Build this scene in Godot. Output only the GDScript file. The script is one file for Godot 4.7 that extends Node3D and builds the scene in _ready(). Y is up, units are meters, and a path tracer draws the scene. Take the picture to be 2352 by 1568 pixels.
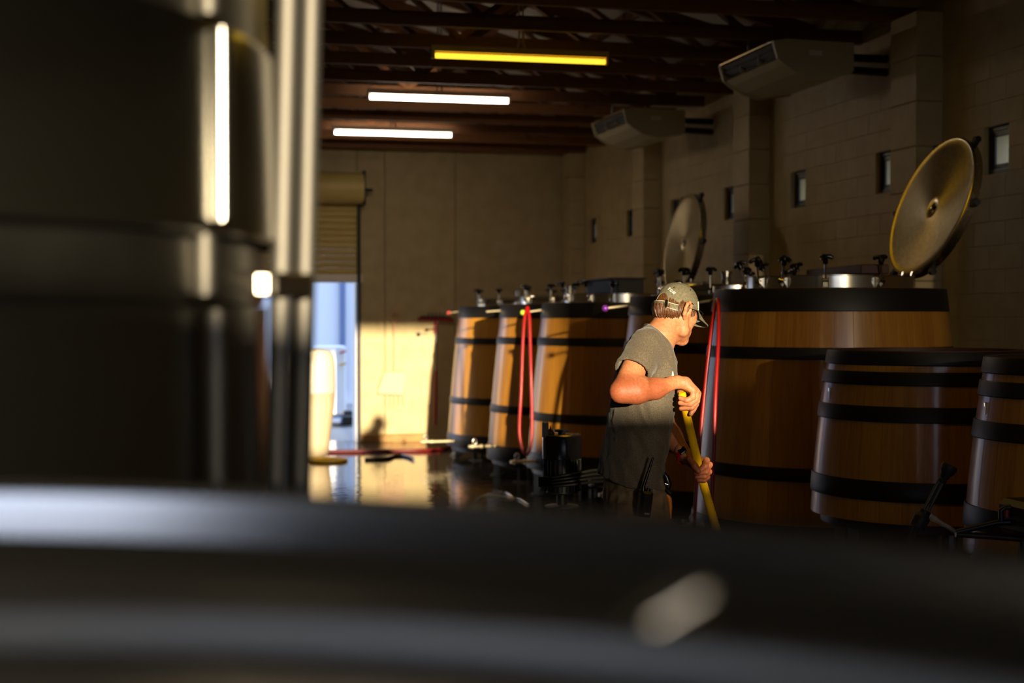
extends Node3D
# A winery cellar at low sun: oak vats along the right wall, a worker, steel tanks close to the lens.
# World: x right, y up, -z into the room (D = -z). The camera stands at the origin at eye height.

const EYE := 1.62
const FPX := 3450.0
const YAW := 12.755
const PITCH := 0.98

# ---------------------------------------------------------------- mesh builder
class MB:
	var v := PackedVector3Array()
	var n := PackedVector3Array()
	var t := PackedVector2Array()
	var ix := PackedInt32Array()
	var tint = null

	func vert(p: Vector3, nn: Vector3, uv := Vector2.ZERO) -> int:
		v.append(p); n.append(nn); t.append(uv)
		return v.size() - 1

	func tri(i: int, j: int, k: int) -> void:
		var g: Vector3 = (v[j] - v[i]).cross(v[k] - v[i])
		if g.dot(n[i] + n[j] + n[k]) > 0.0:
			ix.append(i); ix.append(k); ix.append(j)
		else:
			ix.append(i); ix.append(j); ix.append(k)

	func face(pts: Array, nn: Vector3, uvs: Array = []) -> void:
		var first := v.size()
		for q in pts.size():
			vert(pts[q], nn, uvs[q] if uvs.size() > q else Vector2.ZERO)
		for q in range(1, pts.size() - 1):
			tri(first, first + q, first + q + 1)

	# chamfered box: centre, full size, bevel, basis
	func box(c: Vector3, s: Vector3, bev := 0.0, b := Basis.IDENTITY) -> void:
		var h := s * 0.5
		bev = minf(bev, minf(h.x, minf(h.y, h.z)) * 0.9)
		for ax in 3:
			var a1 := (ax + 1) % 3
			var a2 := (ax + 2) % 3
			for sg in [-1.0, 1.0]:
				var pts := []
				var uvs := []
				for q in [[-1.0, -1.0], [1.0, -1.0], [1.0, 1.0], [-1.0, 1.0]]:
					var p := Vector3.ZERO
					p[ax] = sg * h[ax]
					p[a1] = q[0] * (h[a1] - bev)
					p[a2] = q[1] * (h[a2] - bev)
					pts.append(c + b * p)
					uvs.append(Vector2(p[a1], p[a2]))
				var nn := Vector3.ZERO
				nn[ax] = sg
				face(pts, (b * nn).normalized(), uvs)
		if bev <= 0.0:
			return
		for ax in 3:
			var a1 := (ax + 1) % 3
			var a2 := (ax + 2) % 3
			for s1 in [-1.0, 1.0]:
				for s2 in [-1.0, 1.0]:
					var pts := []
					for q in [[-1.0, 0], [1.0, 0], [1.0, 1], [-1.0, 1]]:
						var p := Vector3.ZERO
						p[ax] = q[0] * (h[ax] - bev)
						p[a1] = s1 * (h[a1] - (0.0 if q[1] == 0 else bev))
						p[a2] = s2 * (h[a2] - (bev if q[1] == 0 else 0.0))
						pts.append(c + b * p)
					var nn := Vector3.ZERO
					nn[a1] = s1
					nn[a2] = s2
					face(pts, (b * nn).normalized())
		for sx in [-1.0, 1.0]:
			for sy in [-1.0, 1.0]:
				for sz in [-1.0, 1.0]:
					var s3 := Vector3(sx, sy, sz)
					var pts := []
					for ax in 3:
						var p := Vector3.ZERO
						for k in 3:
							p[k] = s3[k] * (h[k] - (0.0 if k == ax else bev))
						pts.append(c + b * p)
					face(pts, (b * s3).normalized())

	# bar between two points, rectangular section w (sideways) x h (upwards)
	func bar(a: Vector3, e: Vector3, w: float, h: float, bev := 0.0, up := Vector3.UP) -> void:
		var d := (e - a).normalized()
		var side := up.cross(d)
		if side.length() < 0.01:
			side = Vector3.RIGHT.cross(d)
		side = side.normalized()
		box((a + e) * 0.5, Vector3(w, h, a.distance_to(e)), bev, Basis(side, d.cross(side), d))

	# surface of revolution round +Y of xf; profile of Vector2(radius, y); creases where it turns by more than 32 degrees
	func lathe(prof: Array, segs := 32, xf := Transform3D.IDENTITY, from := 0.0, to := TAU) -> void:
		var m := prof.size()
		var ns := []
		for i in m - 1:
			var d: Vector2 = prof[i + 1] - prof[i]
			ns.append(Vector2(d.y, -d.x).normalized() if d.length() > 1e-7 else Vector2.RIGHT)
		var acc := 0.0
		for i in m - 1:
			var na: Vector2 = ns[i]
			var nb: Vector2 = ns[i]
			if i > 0 and absf(ns[i - 1].angle_to(ns[i])) < 0.56:
				na = (ns[i - 1] + ns[i]).normalized()
			if i < m - 2 and absf(ns[i].angle_to(ns[i + 1])) < 0.56:
				nb = (ns[i] + ns[i + 1]).normalized()
			var pa: Vector2 = prof[i]
			var pb: Vector2 = prof[i + 1]
			var len := pa.distance_to(pb)
			var first := v.size()
			for k in segs + 1:
				var a := lerpf(from, to, float(k) / segs)
				var cs := Vector3(cos(a), 0, sin(a))
				var u := float(k) / segs
				vert(xf * (cs * pa.x + Vector3.UP * pa.y), (xf.basis * (cs * na.x + Vector3.UP * na.y)).normalized(), Vector2(u, acc))
				vert(xf * (cs * pb.x + Vector3.UP * pb.y), (xf.basis * (cs * nb.x + Vector3.UP * nb.y)).normalized(), Vector2(u, acc + len))
			acc += len
			for k in segs:
				var q := first + k * 2
				if pa.x > 1e-6:
					tri(q, q + 2, q + 1)
				if pb.x > 1e-6:
					tri(q + 1, q + 2, q + 3)

	# tube along a path; r is a float or an array with one radius per point
	func tube(path: Array, r, segs := 10, caps := true, squash := 1.0, sqdir := Vector3.UP) -> void:
		var m := path.size()
		var first := v.size()
		var nrm := Vector3.ZERO
		var acc := 0.0
		for i in m:
			var d: Vector3 = (path[mini(i + 1, m - 1)] - path[maxi(i - 1, 0)]).normalized()
			if i == 0:
				nrm = sqdir - d * sqdir.dot(d)
				if nrm.length() < 0.05:
					nrm = Vector3.RIGHT - d * d.x
				nrm = nrm.normalized()
			else:
				nrm = (nrm - d * nrm.dot(d)).normalized()
				acc += path[i].distance_to(path[i - 1])
			var bn := d.cross(nrm)
			var rr: float = r[i] if r is Array else r
			for k in segs + 1:
				var a := TAU * k / segs
				var off := nrm * cos(a) * squash + bn * sin(a)
				vert(path[i] + off * rr, (nrm * cos(a) + bn * sin(a) * squash).normalized(), Vector2(float(k) / segs, acc))
		for i in m - 1:
			for k in segs:
				var q := first + i * (segs + 1) + k
				tri(q, q + 1, q + segs + 1)
				tri(q + 1, q + segs + 2, q + segs + 1)
		if caps:
			for e in [0, m - 1]:
				var d: Vector3 = (path[0] - path[1]).normalized() if e == 0 else (path[m - 1] - path[m - 2]).normalized()
				var c := vert(path[e], d)
				var ring := v.size()
				for k in segs:
					vert(v[first + e * (segs + 1) + k], d)
				for k in segs:
					tri(c, ring + k, ring + (k + 1) % segs)

	func ball(c: Vector3, r, segs := 14, rings := 8) -> void:
		var s: Vector3 = r if r is Vector3 else Vector3(r, r, r)
		var first := v.size()
		for i in rings + 1:
			var la := PI * i / rings - PI / 2
			for k in segs + 1:
				var a := TAU * k / segs
				var p := Vector3(cos(la) * cos(a), sin(la), cos(la) * sin(a))
				vert(c + p * s, (p / s).normalized(), Vector2(float(k) / segs, float(i) / rings))
		for i in rings:
			for k in segs:
				var q := first + i * (segs + 1) + k
				tri(q, q + 1, q + segs + 1)
				tri(q + 1, q + segs + 2, q + segs + 1)

	# extrude a flat outline (Vector2 list, convex or not) by depth along z of xf, with both faces
	func prism(outline: PackedVector2Array, depth: float, xf := Transform3D.IDENTITY) -> void:
		var tris := Geometry2D.triangulate_polygon(outline)
		var area := 0.0
		for i in outline.size():
			area += outline[i].cross(outline[(i + 1) % outline.size()])
		for sg in [-1.0, 1.0]:
			var first := v.size()
			var nn: Vector3 = (xf.basis * Vector3(0, 0, sg)).normalized()
			for p in outline:
				vert(xf * Vector3(p.x, p.y, sg * depth * 0.5), nn, p)
			for q in range(0, tris.size(), 3):
				tri(first + tris[q], first + tris[q + 1], first + tris[q + 2])
		for i in outline.size():
			var p := outline[i]
			var q := outline[(i + 1) % outline.size()]
			var e := (q - p).normalized()
			var nn2 := Vector2(e.y, -e.x) * (1.0 if area > 0 else -1.0)
			face([xf * Vector3(p.x, p.y, -depth / 2), xf * Vector3(q.x, q.y, -depth / 2), xf * Vector3(q.x, q.y, depth / 2), xf * Vector3(p.x, p.y, depth / 2)], (xf.basis * Vector3(nn2.x, nn2.y, 0)).normalized())

	# rows of equal length joined to a smooth sheet; "out" gives a point that lies inside
	func sheet(rows: Array, closed: bool, inside: Vector3, skip = null) -> void:
		var first := v.size()
		var w: int = rows[0].size()
		for i in rows.size():
			for k in w:
				vert(rows[i][k], Vector3.ZERO, Vector2(float(k) / w, float(i) / rows.size()))
		var todo := []
		for i in rows.size() - 1:
			for k in (w if closed else w - 1):
				if skip != null and skip.call(i, k):
					continue
				var a := first + i * w + k
				var b := first + i * w + (k + 1) % w
				todo.append([a, b, a + w]); todo.append([b, b + w, a + w])
		for f in todo:
			var g: Vector3 = (v[f[1]] - v[f[0]]).cross(v[f[2]] - v[f[0]])
			if g.dot((v[f[0]] + v[f[1]] + v[f[2]]) / 3.0 - inside) < 0:
				g = -g
			for q in f:
				n[q] += g
		for q in range(first, v.size()):
			n[q] = n[q].normalized() if n[q].length() > 0 else Vector3.UP
		for f in todo:
			tri(f[0], f[1], f[2])

	func mesh() -> ArrayMesh:
		var a := []
		a.resize(Mesh.ARRAY_MAX)
		a[Mesh.ARRAY_VERTEX] = v
		a[Mesh.ARRAY_NORMAL] = n
		a[Mesh.ARRAY_TEX_UV] = t
		a[Mesh.ARRAY_INDEX] = ix
		if tint != null:
			var cs := PackedColorArray()
			for p in v:
				cs.append(tint.call(p))
			a[Mesh.ARRAY_COLOR] = cs
		var m := ArrayMesh.new()
		m.add_surface_from_arrays(Mesh.PRIMITIVE_TRIANGLES, a)
		return m

# ---------------------------------------------------------------- blended solids (for the figure)
class Field:
	var a := PackedVector3Array()
	var d := PackedVector3Array()
	var il := PackedFloat32Array()
	var ra := PackedFloat32Array()
	var rb := PackedFloat32Array()
	var k := 0.02
	var ell := []          # [inverse basis, centre, radii, smallest radius]
	var slices := []       # torso loft: [y, cx, cz, half depth, half width], rising y
	var dirx := Vector2(1, 0)
	var loft_k := 0.03
	var cut := []          # [point, normal]: removes what lies on the normal's side
	var hollow := []       # [a, b, ra, rb]
	var wave = null

	func cone(p: Vector3, q: Vector3, r1: float, r2: float) -> void:
		a.append(p); d.append(q - p)
		il.append(1.0 / maxf((q - p).length_squared(), 1e-8))
		ra.append(r1); rb.append(r2)

	func chain(pts: Array, rs: Array) -> void:
		for i in pts.size() - 1:
			cone(pts[i], pts[i + 1], rs[i], rs[i + 1])

	func ellipsoid(c: Vector3, r: Vector3, b := Basis.IDENTITY) -> void:
		ell.append([b.inverse(), c, r, minf(r.x, minf(r.y, r.z))])

	func at(p: Vector3) -> float:
		var f := 1e3
		for i in a.size():
			var q := p - a[i]
			var h := clampf(q.dot(d[i]) * il[i], 0.0, 1.0)
			var e := (q - d[i] * h).length() - lerpf(ra[i], rb[i], h)
			var g := maxf(k - absf(f - e), 0.0)
			f = minf(f, e) - g * g / (4.0 * k)
		for s in ell:
			var q: Vector3 = s[0] * (p - s[1])
			var k0: float = (q / s[2]).length()
			var k1: float = (q / (s[2] * s[2])).length()
			var e := k0 * (k0 - 1.0) / maxf(k1, 1e-6)
			var g := maxf(k - absf(f - e), 0.0)
			f = minf(f, e) - g * g / (4.0 * k)
		if slices.size():
			var i := 0
			while i < slices.size() - 2 and p.y > slices[i + 1][0]:
				i += 1
			var s0: Array = slices[i]
			var s1: Array = slices[i + 1]
			var h := clampf((p.y - s0[0]) / (s1[0] - s0[0]), 0.0, 1.0)
			h = h * h * (3.0 - 2.0 * h) * 0.5 + h * 0.5
			var x: float = p.x - lerpf(s0[1], s1[1], h)
			var z: float = p.z - lerpf(s0[2], s1[2], h)
			var da: float = lerpf(s0[3], s1[3], h)
			var db: float = lerpf(s0[4], s1[4], h)
			var u := x * dirx.x + z * dirx.y
			var w := -x * dirx.y + z * dirx.x
			var e := (sqrt(u * u / (da * da) + w * w / (db * db)) - 1.0) * minf(da, db)
			var top: float = slices[slices.size() - 1][0]
			var low: float = slices[0][0]
			e = maxf(e, maxf(p.y - top, low - p.y))
			var g := maxf(loft_k - absf(f - e), 0.0)
			f = minf(f, e) - g * g / (4.0 * loft_k)
		if wave != null:
			f += wave.call(p)
		for c in cut:
			f = maxf(f, (p - c[0]).dot(c[1]))
		for c in hollow:
			var q: Vector3 = p - c[0]
			var dd: Vector3 = c[1] - c[0]
			var h := clampf(q.dot(dd) / dd.length_squared(), 0.0, 1.0)
			f = maxf(f, lerpf(c[2], c[3], h) - (q - dd * h).length())
		return f

	# surface nets over lo..hi, added to an MB
	func net(lo: Vector3, hi: Vector3, c: float, mb: MB, uvs := 4.0) -> void:
		var B := 8
		var nx := int(ceil((hi.x - lo.x) / (c * B)))
		var ny := int(ceil((hi.y - lo.y) / (c * B)))
		var nz := int(ceil((hi.z - lo.z) / (c * B)))
		var val := {}
		var sx := nx * B + 1
		var sy := ny * B + 1
		var cells := PackedInt64Array()
		var reach := c * B * 0.9 + 0.02
		for bz in nz:
			for by in ny:
				for bx in nx:
					var mid := lo + Vector3(bx + 0.5, by + 0.5, bz + 0.5) * c * B
					if absf(at(mid)) > reach:
						continue
					for z in B + 1:
						for y in B + 1:
							for x in B + 1:
								var gx := bx * B + x
								var gy := by * B + y
								var gz := bz * B + z
								var key := gx + sx * (gy + sy * gz)
								if not val.has(key):
									val[key] = at(lo + Vector3(gx, gy, gz) * c)
								if x < B and y < B and z < B:
									cells.append(key)
		var off := PackedInt64Array([0, 1, sx, sx + 1, sx * sy, sx * sy + 1, sx * sy + sx, sx * sy + sx + 1])
		var idx := {}
		var first := mb.v.size()
		for key in cells:
			var g := PackedFloat32Array()
			var neg := 0
			for o in off:
				var f: float = val[key + o]
				g.append(f)
				if f < 0.0:
					neg += 1
			if neg == 0 or neg == 8:
				continue
			var sum := Vector3.ZERO
			var cnt := 0
			for e in [[0, 1], [2, 3], [4, 5], [6, 7], [0, 2], [1, 3], [4, 6], [5, 7], [0, 4], [1, 5], [2, 6], [3, 7]]:
				var fa := g[e[0]]
				var fb := g[e[1]]
				if (fa < 0.0) != (fb < 0.0):
					var h := fa / (fa - fb)
					var pa := Vector3(e[0] & 1, (e[0] >> 1) & 1, e[0] >> 2)
					var pb := Vector3(e[1] & 1, (e[1] >> 1) & 1, e[1] >> 2)
					sum += pa.lerp(pb, h)
					cnt += 1
			var gx: int = key % sx
			var gy: int = (key / sx) % sy
			var gz: int = key / (sx * sy)
			var grad := Vector3(g[1] + g[3] + g[5] + g[7] - g[0] - g[2] - g[4] - g[6], g[2] + g[3] + g[6] + g[7] - g[0] - g[1] - g[4] - g[5], g[4] + g[5] + g[6] + g[7] - g[0] - g[1] - g[2] - g[3])
			var p := lo + (Vector3(gx, gy, gz) + sum / cnt) * c
			idx[key] = mb.vert(p, grad.normalized(), Vector2(p.x + p.z, p.y) * uvs)
		for key in idx:
			for ax in 3:
				var o: int = [1, sx, sx * sy][ax]
				var b1: int = [sx, sx * sy, 1][ax]
				var b2: int = [sx * sy, 1, sx][ax]
				# edge from corner 0 along ax, shared by four cells
				if (val[key] < 0.0) == (val[key + o] < 0.0):
					continue
				var q: Array = [key, key - b1, key - b1 - b2, key - b2]
				var ok := true
				for z in q:
					ok = ok and idx.has(z)
				if ok:
					mb.tri(idx[q[0]], idx[q[1]], idx[q[2]])
					mb.tri(idx[q[0]], idx[q[2]], idx[q[3]])

# ---------------------------------------------------------------- naming
var used := {}
var M := {}

func numbered(called: String) -> String:
	var k: int = used.get(called, 0)
	used[called] = k + 1
	return called if k == 0 else "%s_%03d" % [called, k]

func tag(o: Node3D, label: String, category: String, group := "", kind := "") -> Node3D:
	o.set_meta("label", label)
	o.set_meta("category", category)
	if group:
		o.set_meta("group", group)
	if kind:
		o.set_meta("kind", kind)
	return o

func base(called: String, at: Vector3, turn := 0.0) -> Node3D:
	var o := Node3D.new()
	o.name = numbered(called)
	add_child(o)
	o.position = at
	o.rotation.y = turn
	return o

func part(called: String, mb: MB, mat: Material, parent: Node3D) -> MeshInstance3D:
	return inst(called, mb.mesh(), mat, parent)

func inst(called: String, mesh: Mesh, mat: Material, parent: Node3D) -> MeshInstance3D:
	var o := MeshInstance3D.new()
	o.mesh = mesh
	o.material_override = mat
	if parent == self:
		o.name = numbered(called)
		add_child(o)
	else:
		var k := 0
		var nm := called
		while parent.has_node(nm):
			k += 1
			nm = "%s_%03d" % [called, k]
		o.name = nm
		parent.add_child(o)
	return o

func kid(called: String, parent: Node3D) -> Node3D:
	var o := Node3D.new()
	var k := 0
	var nm := called
	while parent.has_node(nm):
		k += 1
		nm = "%s_%03d" % [called, k]
	o.name = nm
	parent.add_child(o)
	return o

# the real place (x, y, z) that is seen at a pixel, at an axial depth from the camera
func spot(u: float, vv: float, depth: float) -> Vector3:
	var cb := Basis.from_euler(Vector3(deg_to_rad(-PITCH), deg_to_rad(-YAW), 0))
	return Vector3(0, EYE, 0) + cb * Vector3((u - 1176.0) / FPX * depth, (784.0 - vv) / FPX * depth, -depth)

# ---------------------------------------------------------------- materials
func std(col: Color, rough := 0.7, metal := 0.0) -> StandardMaterial3D:
	var m := StandardMaterial3D.new()
	m.albedo_color = col
	m.roughness = rough
	m.metallic = metal
	return m

func c8(r: int, g: int, b: int) -> Color:
	return Color8(r, g, b)

func noise_tex(freq: float, sd: int, lo: Color, hi: Color, size := 512, oct := 4, kind := FastNoiseLite.TYPE_SIMPLEX_SMOOTH) -> NoiseTexture2D:
	var f := FastNoiseLite.new()
	f.seed = sd
	f.frequency = freq
	f.noise_type = kind
	f.fractal_octaves = oct
	var g := Gradient.new()
	g.set_color(0, lo)
	g.set_color(1, hi)
	var x := NoiseTexture2D.new()
	x.noise = f
	x.width = size
	x.height = size
	x.seamless = true
	x.color_ramp = g
	return x

func grain_tex(sd: int, lo: Color, hi: Color, w := 256, h := 512, fx := 0.12, fy := 0.008, fine := 0.35) -> ImageTexture:
	var f := FastNoiseLite.new()
	f.seed = sd
	f.frequency = 1.0
	f.fractal_octaves = 3
	var f2 := FastNoiseLite.new()
	f2.seed = sd + 7
	f2.frequency = 1.0
	f2.fractal_octaves = 2
	var im := Image.create(w, h, false, Image.FORMAT_RGB8)
	for y in h:
		for x in w:
			var a := f.get_noise_2d(x * fx, y * fy) * 0.5 + 0.5
			var b := f2.get_noise_2d(x * 0.7, y * 0.03) * 0.5 + 0.5
			im.set_pixel(x, y, lo.lerp(hi, clampf(a * (1.0 - fine) + b * fine, 0.0, 1.0)))
	return ImageTexture.create_from_image(im)

func tri_map(m: StandardMaterial3D, s, world := true) -> StandardMaterial3D:
	m.uv1_triplanar = true
	m.uv1_world_triplanar = world
	m.uv1_scale = s if s is Vector3 else Vector3(s, s, s)
	return m

func materials() -> void:
	# painted masonry
	var wall := std(Color.WHITE, 0.62)
	wall.albedo_texture = noise_tex(0.012, 3, c8(178, 158, 112), c8(198, 178, 132), 512, 5)
	tri_map(wall, 0.55)
	wall.heightmap_enabled = true
	wall.heightmap_texture = noise_tex(0.06, 9, Color.BLACK, Color.WHITE, 512, 4)
	wall.heightmap_scale = 0.15
	M.wall = wall
	M.core = std(c8(150, 140, 112), 0.85)
	# wet concrete floor
	var fl := std(Color.WHITE, 0.1)
	fl.albedo_texture = noise_tex(0.02, 21, c8(58, 52, 44), c8(92, 84, 72), 512, 5)
	tri_map(fl, 0.35)
	fl.roughness_texture = noise_tex(0.018, 22, Color(0.3, 0.3, 0.3), Color(1, 1, 1), 512, 4)
	fl.roughness = 0.1
	fl.metallic_specular = 0.6
	fl.heightmap_enabled = true
	fl.heightmap_texture = noise_tex(0.03, 25, Color.BLACK, Color.WHITE, 512, 3)
	fl.heightmap_scale = 0.18
	M.floor = fl
	M.ground = std(c8(128, 126, 124), 0.7)
	# roof
	for i in 3:
		var tm := std(Color.WHITE, 0.75)
		tm.albedo_texture = grain_tex(40 + i, [c8(96, 58, 26), c8(106, 66, 30), c8(88, 54, 26)][i], [c8(140, 92, 46), c8(150, 100, 52), c8(128, 84, 42)][i], 128, 256, 0.06, 0.06)
		tri_map(tm, Vector3(0.4, 6.0, 6.0), false)
		M["timber%d" % i] = tm
	var sh := std(Color.WHITE, 0.6)
	sh.albedo_texture = noise_tex(0.02, 33, c8(182, 176, 160), c8(206, 200, 184), 256, 3)
	tri_map(sh, 0.6)
	M.roof_board = sh
	# oak staves in five tones
	var lo := [c8(150, 98, 30), c8(158, 106, 34), c8(142, 92, 28), c8(164, 110, 38), c8(152, 100, 34)]
	var hi := [c8(206, 146, 56), c8(214, 154, 62), c8(198, 138, 52), c8(220, 160, 66), c8(204, 146, 60)]
	var gr := grain_tex(77, c8(120, 120, 120), c8(255, 255, 255), 256, 512, 0.09, 0.006, 0.45)
	for i in 5:
		var w := std(Color.WHITE, 0.36)
		w.albedo_texture = grain_tex(60 + i, lo[i], hi[i], 128, 512, 0.07, 0.006, 0.4)
		w.heightmap_enabled = true
		w.heightmap_texture = gr
		w.heightmap_scale = 0.03
		w.metallic_specular = 0.4
		w.clearcoat_enabled = true
		w.clearcoat = 0.35
		w.clearcoat_roughness = 0.14
		M["oak%d" % i] = w
	M.hoop = std(c8(30, 28, 26), 0.45, 0.3)
	M.black = std(c8(16, 15, 14), 0.4)
	M.black_gloss = std(c8(12, 12, 12), 0.22)
	M.dark = std(c8(34, 32, 28), 0.6)
	var st := std(c8(190, 182, 168), 0.3, 1.0)
	st.roughness_texture = noise_tex(0.03, 51, Color(0.7, 0.7, 0.7), Color(1, 1, 1), 256, 3)
	tri_map(st, 3.0, false)
	M.steel = st
	M.steel_bright = std(c8(214, 206, 190), 0.16, 1.0)
	var lid := std(Color.WHITE, 0.27, 1.0)
	lid.albedo_texture = noise_tex(0.05, 57, c8(166, 152, 118), c8(206, 192, 156), 256, 4)
	lid.uv1_scale = Vector3(2, 3, 1)
	lid.anisotropy_enabled = true
	lid.anisotropy = 0.6
	M.lid = lid
	var tpz := std(c8(150, 148, 140), 0.22, 1.0)
	M.tank_polished = tpz
	M.lid_matte = std(c8(150, 148, 144), 0.4, 1.0)
	M.pipe_satin = std(c8(120, 117, 110), 0.6, 1.0)
	var tk := std(c8(132, 130, 124), 0.4, 1.0)
	tk.roughness_texture = noise_tex(0.02, 53, Color(0.75, 0.75, 0.75), Color(1, 1, 1), 256, 3)
	tri_map(tk, 1.5, false)
	M.tank = tk
	M.tank_top = std(c8(164, 164, 166), 0.17, 1.0)
	M.galv = std(c8(150, 148, 142), 0.5, 0.8)
	# plastics and paint
	M.red_hose = std(c8(150, 18, 18), 0.35)
	M.rod = std(c8(222, 206, 170), 0.36, 0.6)
	M.red = std(c8(150, 16, 24), 0.4)
	M.yellow = std(c8(232, 178, 8), 0.42)
	M.yellow_hose = std(c8(190, 150, 24), 0.4)
	M.white_plastic = std(c8(232, 222, 200), 0.4)
	M.beige = std(c8(214, 194, 160), 0.5)
	M.red_dull = std(c8(104, 18, 16), 0.45)
	M.ac = std(c8(188, 178, 142), 0.5)
	M.shutter = std(c8(204, 180, 104), 0.5, 0.0)
	M.shutter_bar = std(c8(240, 232, 214), 0.4)
	M.shovel = std(c8(206, 166, 128), 0.5)
	M.lance = std(c8(74, 72, 58), 0.45)
	M.white_paint = std(c8(224, 224, 226), 0.55)
	M.out_wall = std(c8(206, 208, 214), 0.75)
	M.pipe_blue = std(c8(86, 104, 140), 0.5)
	M.frame = std(c8(18, 18, 20), 0.4)
	var gl := std(Color(0.85, 0.92, 0.95, 0.12), 0.05)
	gl.transparency = BaseMaterial3D.TRANSPARENCY_ALPHA
	M.glass = gl
	var tg := std(Color(0.22, 0.2, 0.17, 0.8), 0.1)
	tg.transparency = BaseMaterial3D.TRANSPARENCY_ALPHA
	M.tinted = tg
	var clear := std(Color(0.9, 0.9, 0.85, 0.25), 0.08)
	clear.transparency = BaseMaterial3D.TRANSPARENCY_ALPHA
	M.clear = clear
	var board := std(Color.WHITE, 0.6)
	board.albedo_texture = grain_tex(91, c8(120, 84, 36), c8(188, 140, 66), 128, 128, 0.05, 0.05)
	tri_map(board, Vector3(0.6, 4, 4), false)
	M.board = board
	var dboard := std(Color.WHITE, 0.6)
	dboard.albedo_texture = grain_tex(92, c8(52, 28, 18), c8(88, 50, 32), 128, 128, 0.05, 0.05)
	tri_map(dboard, Vector3(0.6, 4, 4), false)
	M.dboard = dboard
	M.leaf = std(c8(70, 92, 34), 0.6)
	# figure
	var skin := std(Color.WHITE, 0.58)
	skin.albedo_texture = noise_tex(0.05, 71, c8(176, 108, 74), c8(214, 150, 108), 256, 4)
	tri_map(skin, 5.0, false)
	skin.subsurf_scatter_enabled = true
	skin.subsurf_scatter_strength = 0.08
	skin.heightmap_enabled = true
	skin.heightmap_texture = noise_tex(0.12, 72, Color.BLACK, Color.WHITE, 256, 3)
	skin.heightmap_scale = 0.04
	skin.vertex_color_use_as_albedo = true
	M.skin = skin
	var shirt := std(Color.WHITE, 0.85)
	shirt.albedo_texture = noise_tex(0.16, 73, c8(60, 52, 42), c8(116, 104, 84), 256, 3)
	tri_map(shirt, 4.0, false)
	shirt.rim_enabled = true
	shirt.rim = 0.3
	shirt.heightmap_enabled = true
	shirt.heightmap_texture = noise_tex(0.09, 74, Color.BLACK, Color.WHITE, 256, 4)
	shirt.heightmap_scale = 0.12
	M.shirt = shirt
	var capm := std(Color.WHITE, 0.85)
	capm.albedo_texture = noise_tex(0.06, 75, c8(78, 73, 56), c8(124, 118, 94), 256, 4)
	tri_map(capm, 5.0, false)
	capm.heightmap_enabled = true
	capm.heightmap_texture = noise_tex(0.25, 76, Color.BLACK, Color.WHITE, 256, 2)
	capm.heightmap_scale = 0.05
	M.cap = capm
	M.cap_edge = std(c8(204, 194, 164), 0.8)
	var trs := std(Color.WHITE, 0.85)
	trs.albedo_texture = noise_tex(0.03, 78, c8(92, 66, 48), c8(142, 124, 88), 256, 4)
	tri_map(trs, 2.2, false)
	M.trousers = trs
	var hair := std(Color.WHITE, 0.42)
	hair.albedo_texture = noise_tex(0.1, 79, c8(52, 30, 16), c8(120, 76, 40), 128, 3)
	tri_map(hair, 9.0, false)
	M.hair = hair
	M.print = std(c8(226, 220, 204), 0.7)
	M.orange = std(c8(214, 120, 14), 0.45)
	M.strap = std(c8(160, 14, 22), 0.3)
	M.lens = gl
	# what glows
	var tw := std(Color.WHITE, 0.4)
	tw.emission_enabled = true
	tw.emission = c8(255, 236, 214)
	tw.emission_energy_multiplier = 22.0
	M.glow_white = tw
	var ty := std(c8(255, 220, 90), 0.4)
	ty.emission_enabled = true
	ty.emission = c8(255, 214, 56)
	ty.emission_energy_multiplier = 1.6
	M.glow_yellow = ty
	M.fitting_white = std(c8(222, 216, 206), 0.45)
	M.fitting_yellow = std(c8(226, 196, 84), 0.45)

# ---------------------------------------------------------------- scene
const WALL_X := 5.2
const FAR_D := 19.2
const LEFT_X := -4.2
const REAR_D := -6.0
const SIDE_D0 := -5.7
const SIDE_D1 := -2.1
const CHORD := 3.71

func w3(x: float, y: float, d: float) -> Vector3:
	return Vector3(x, y, -d)

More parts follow.
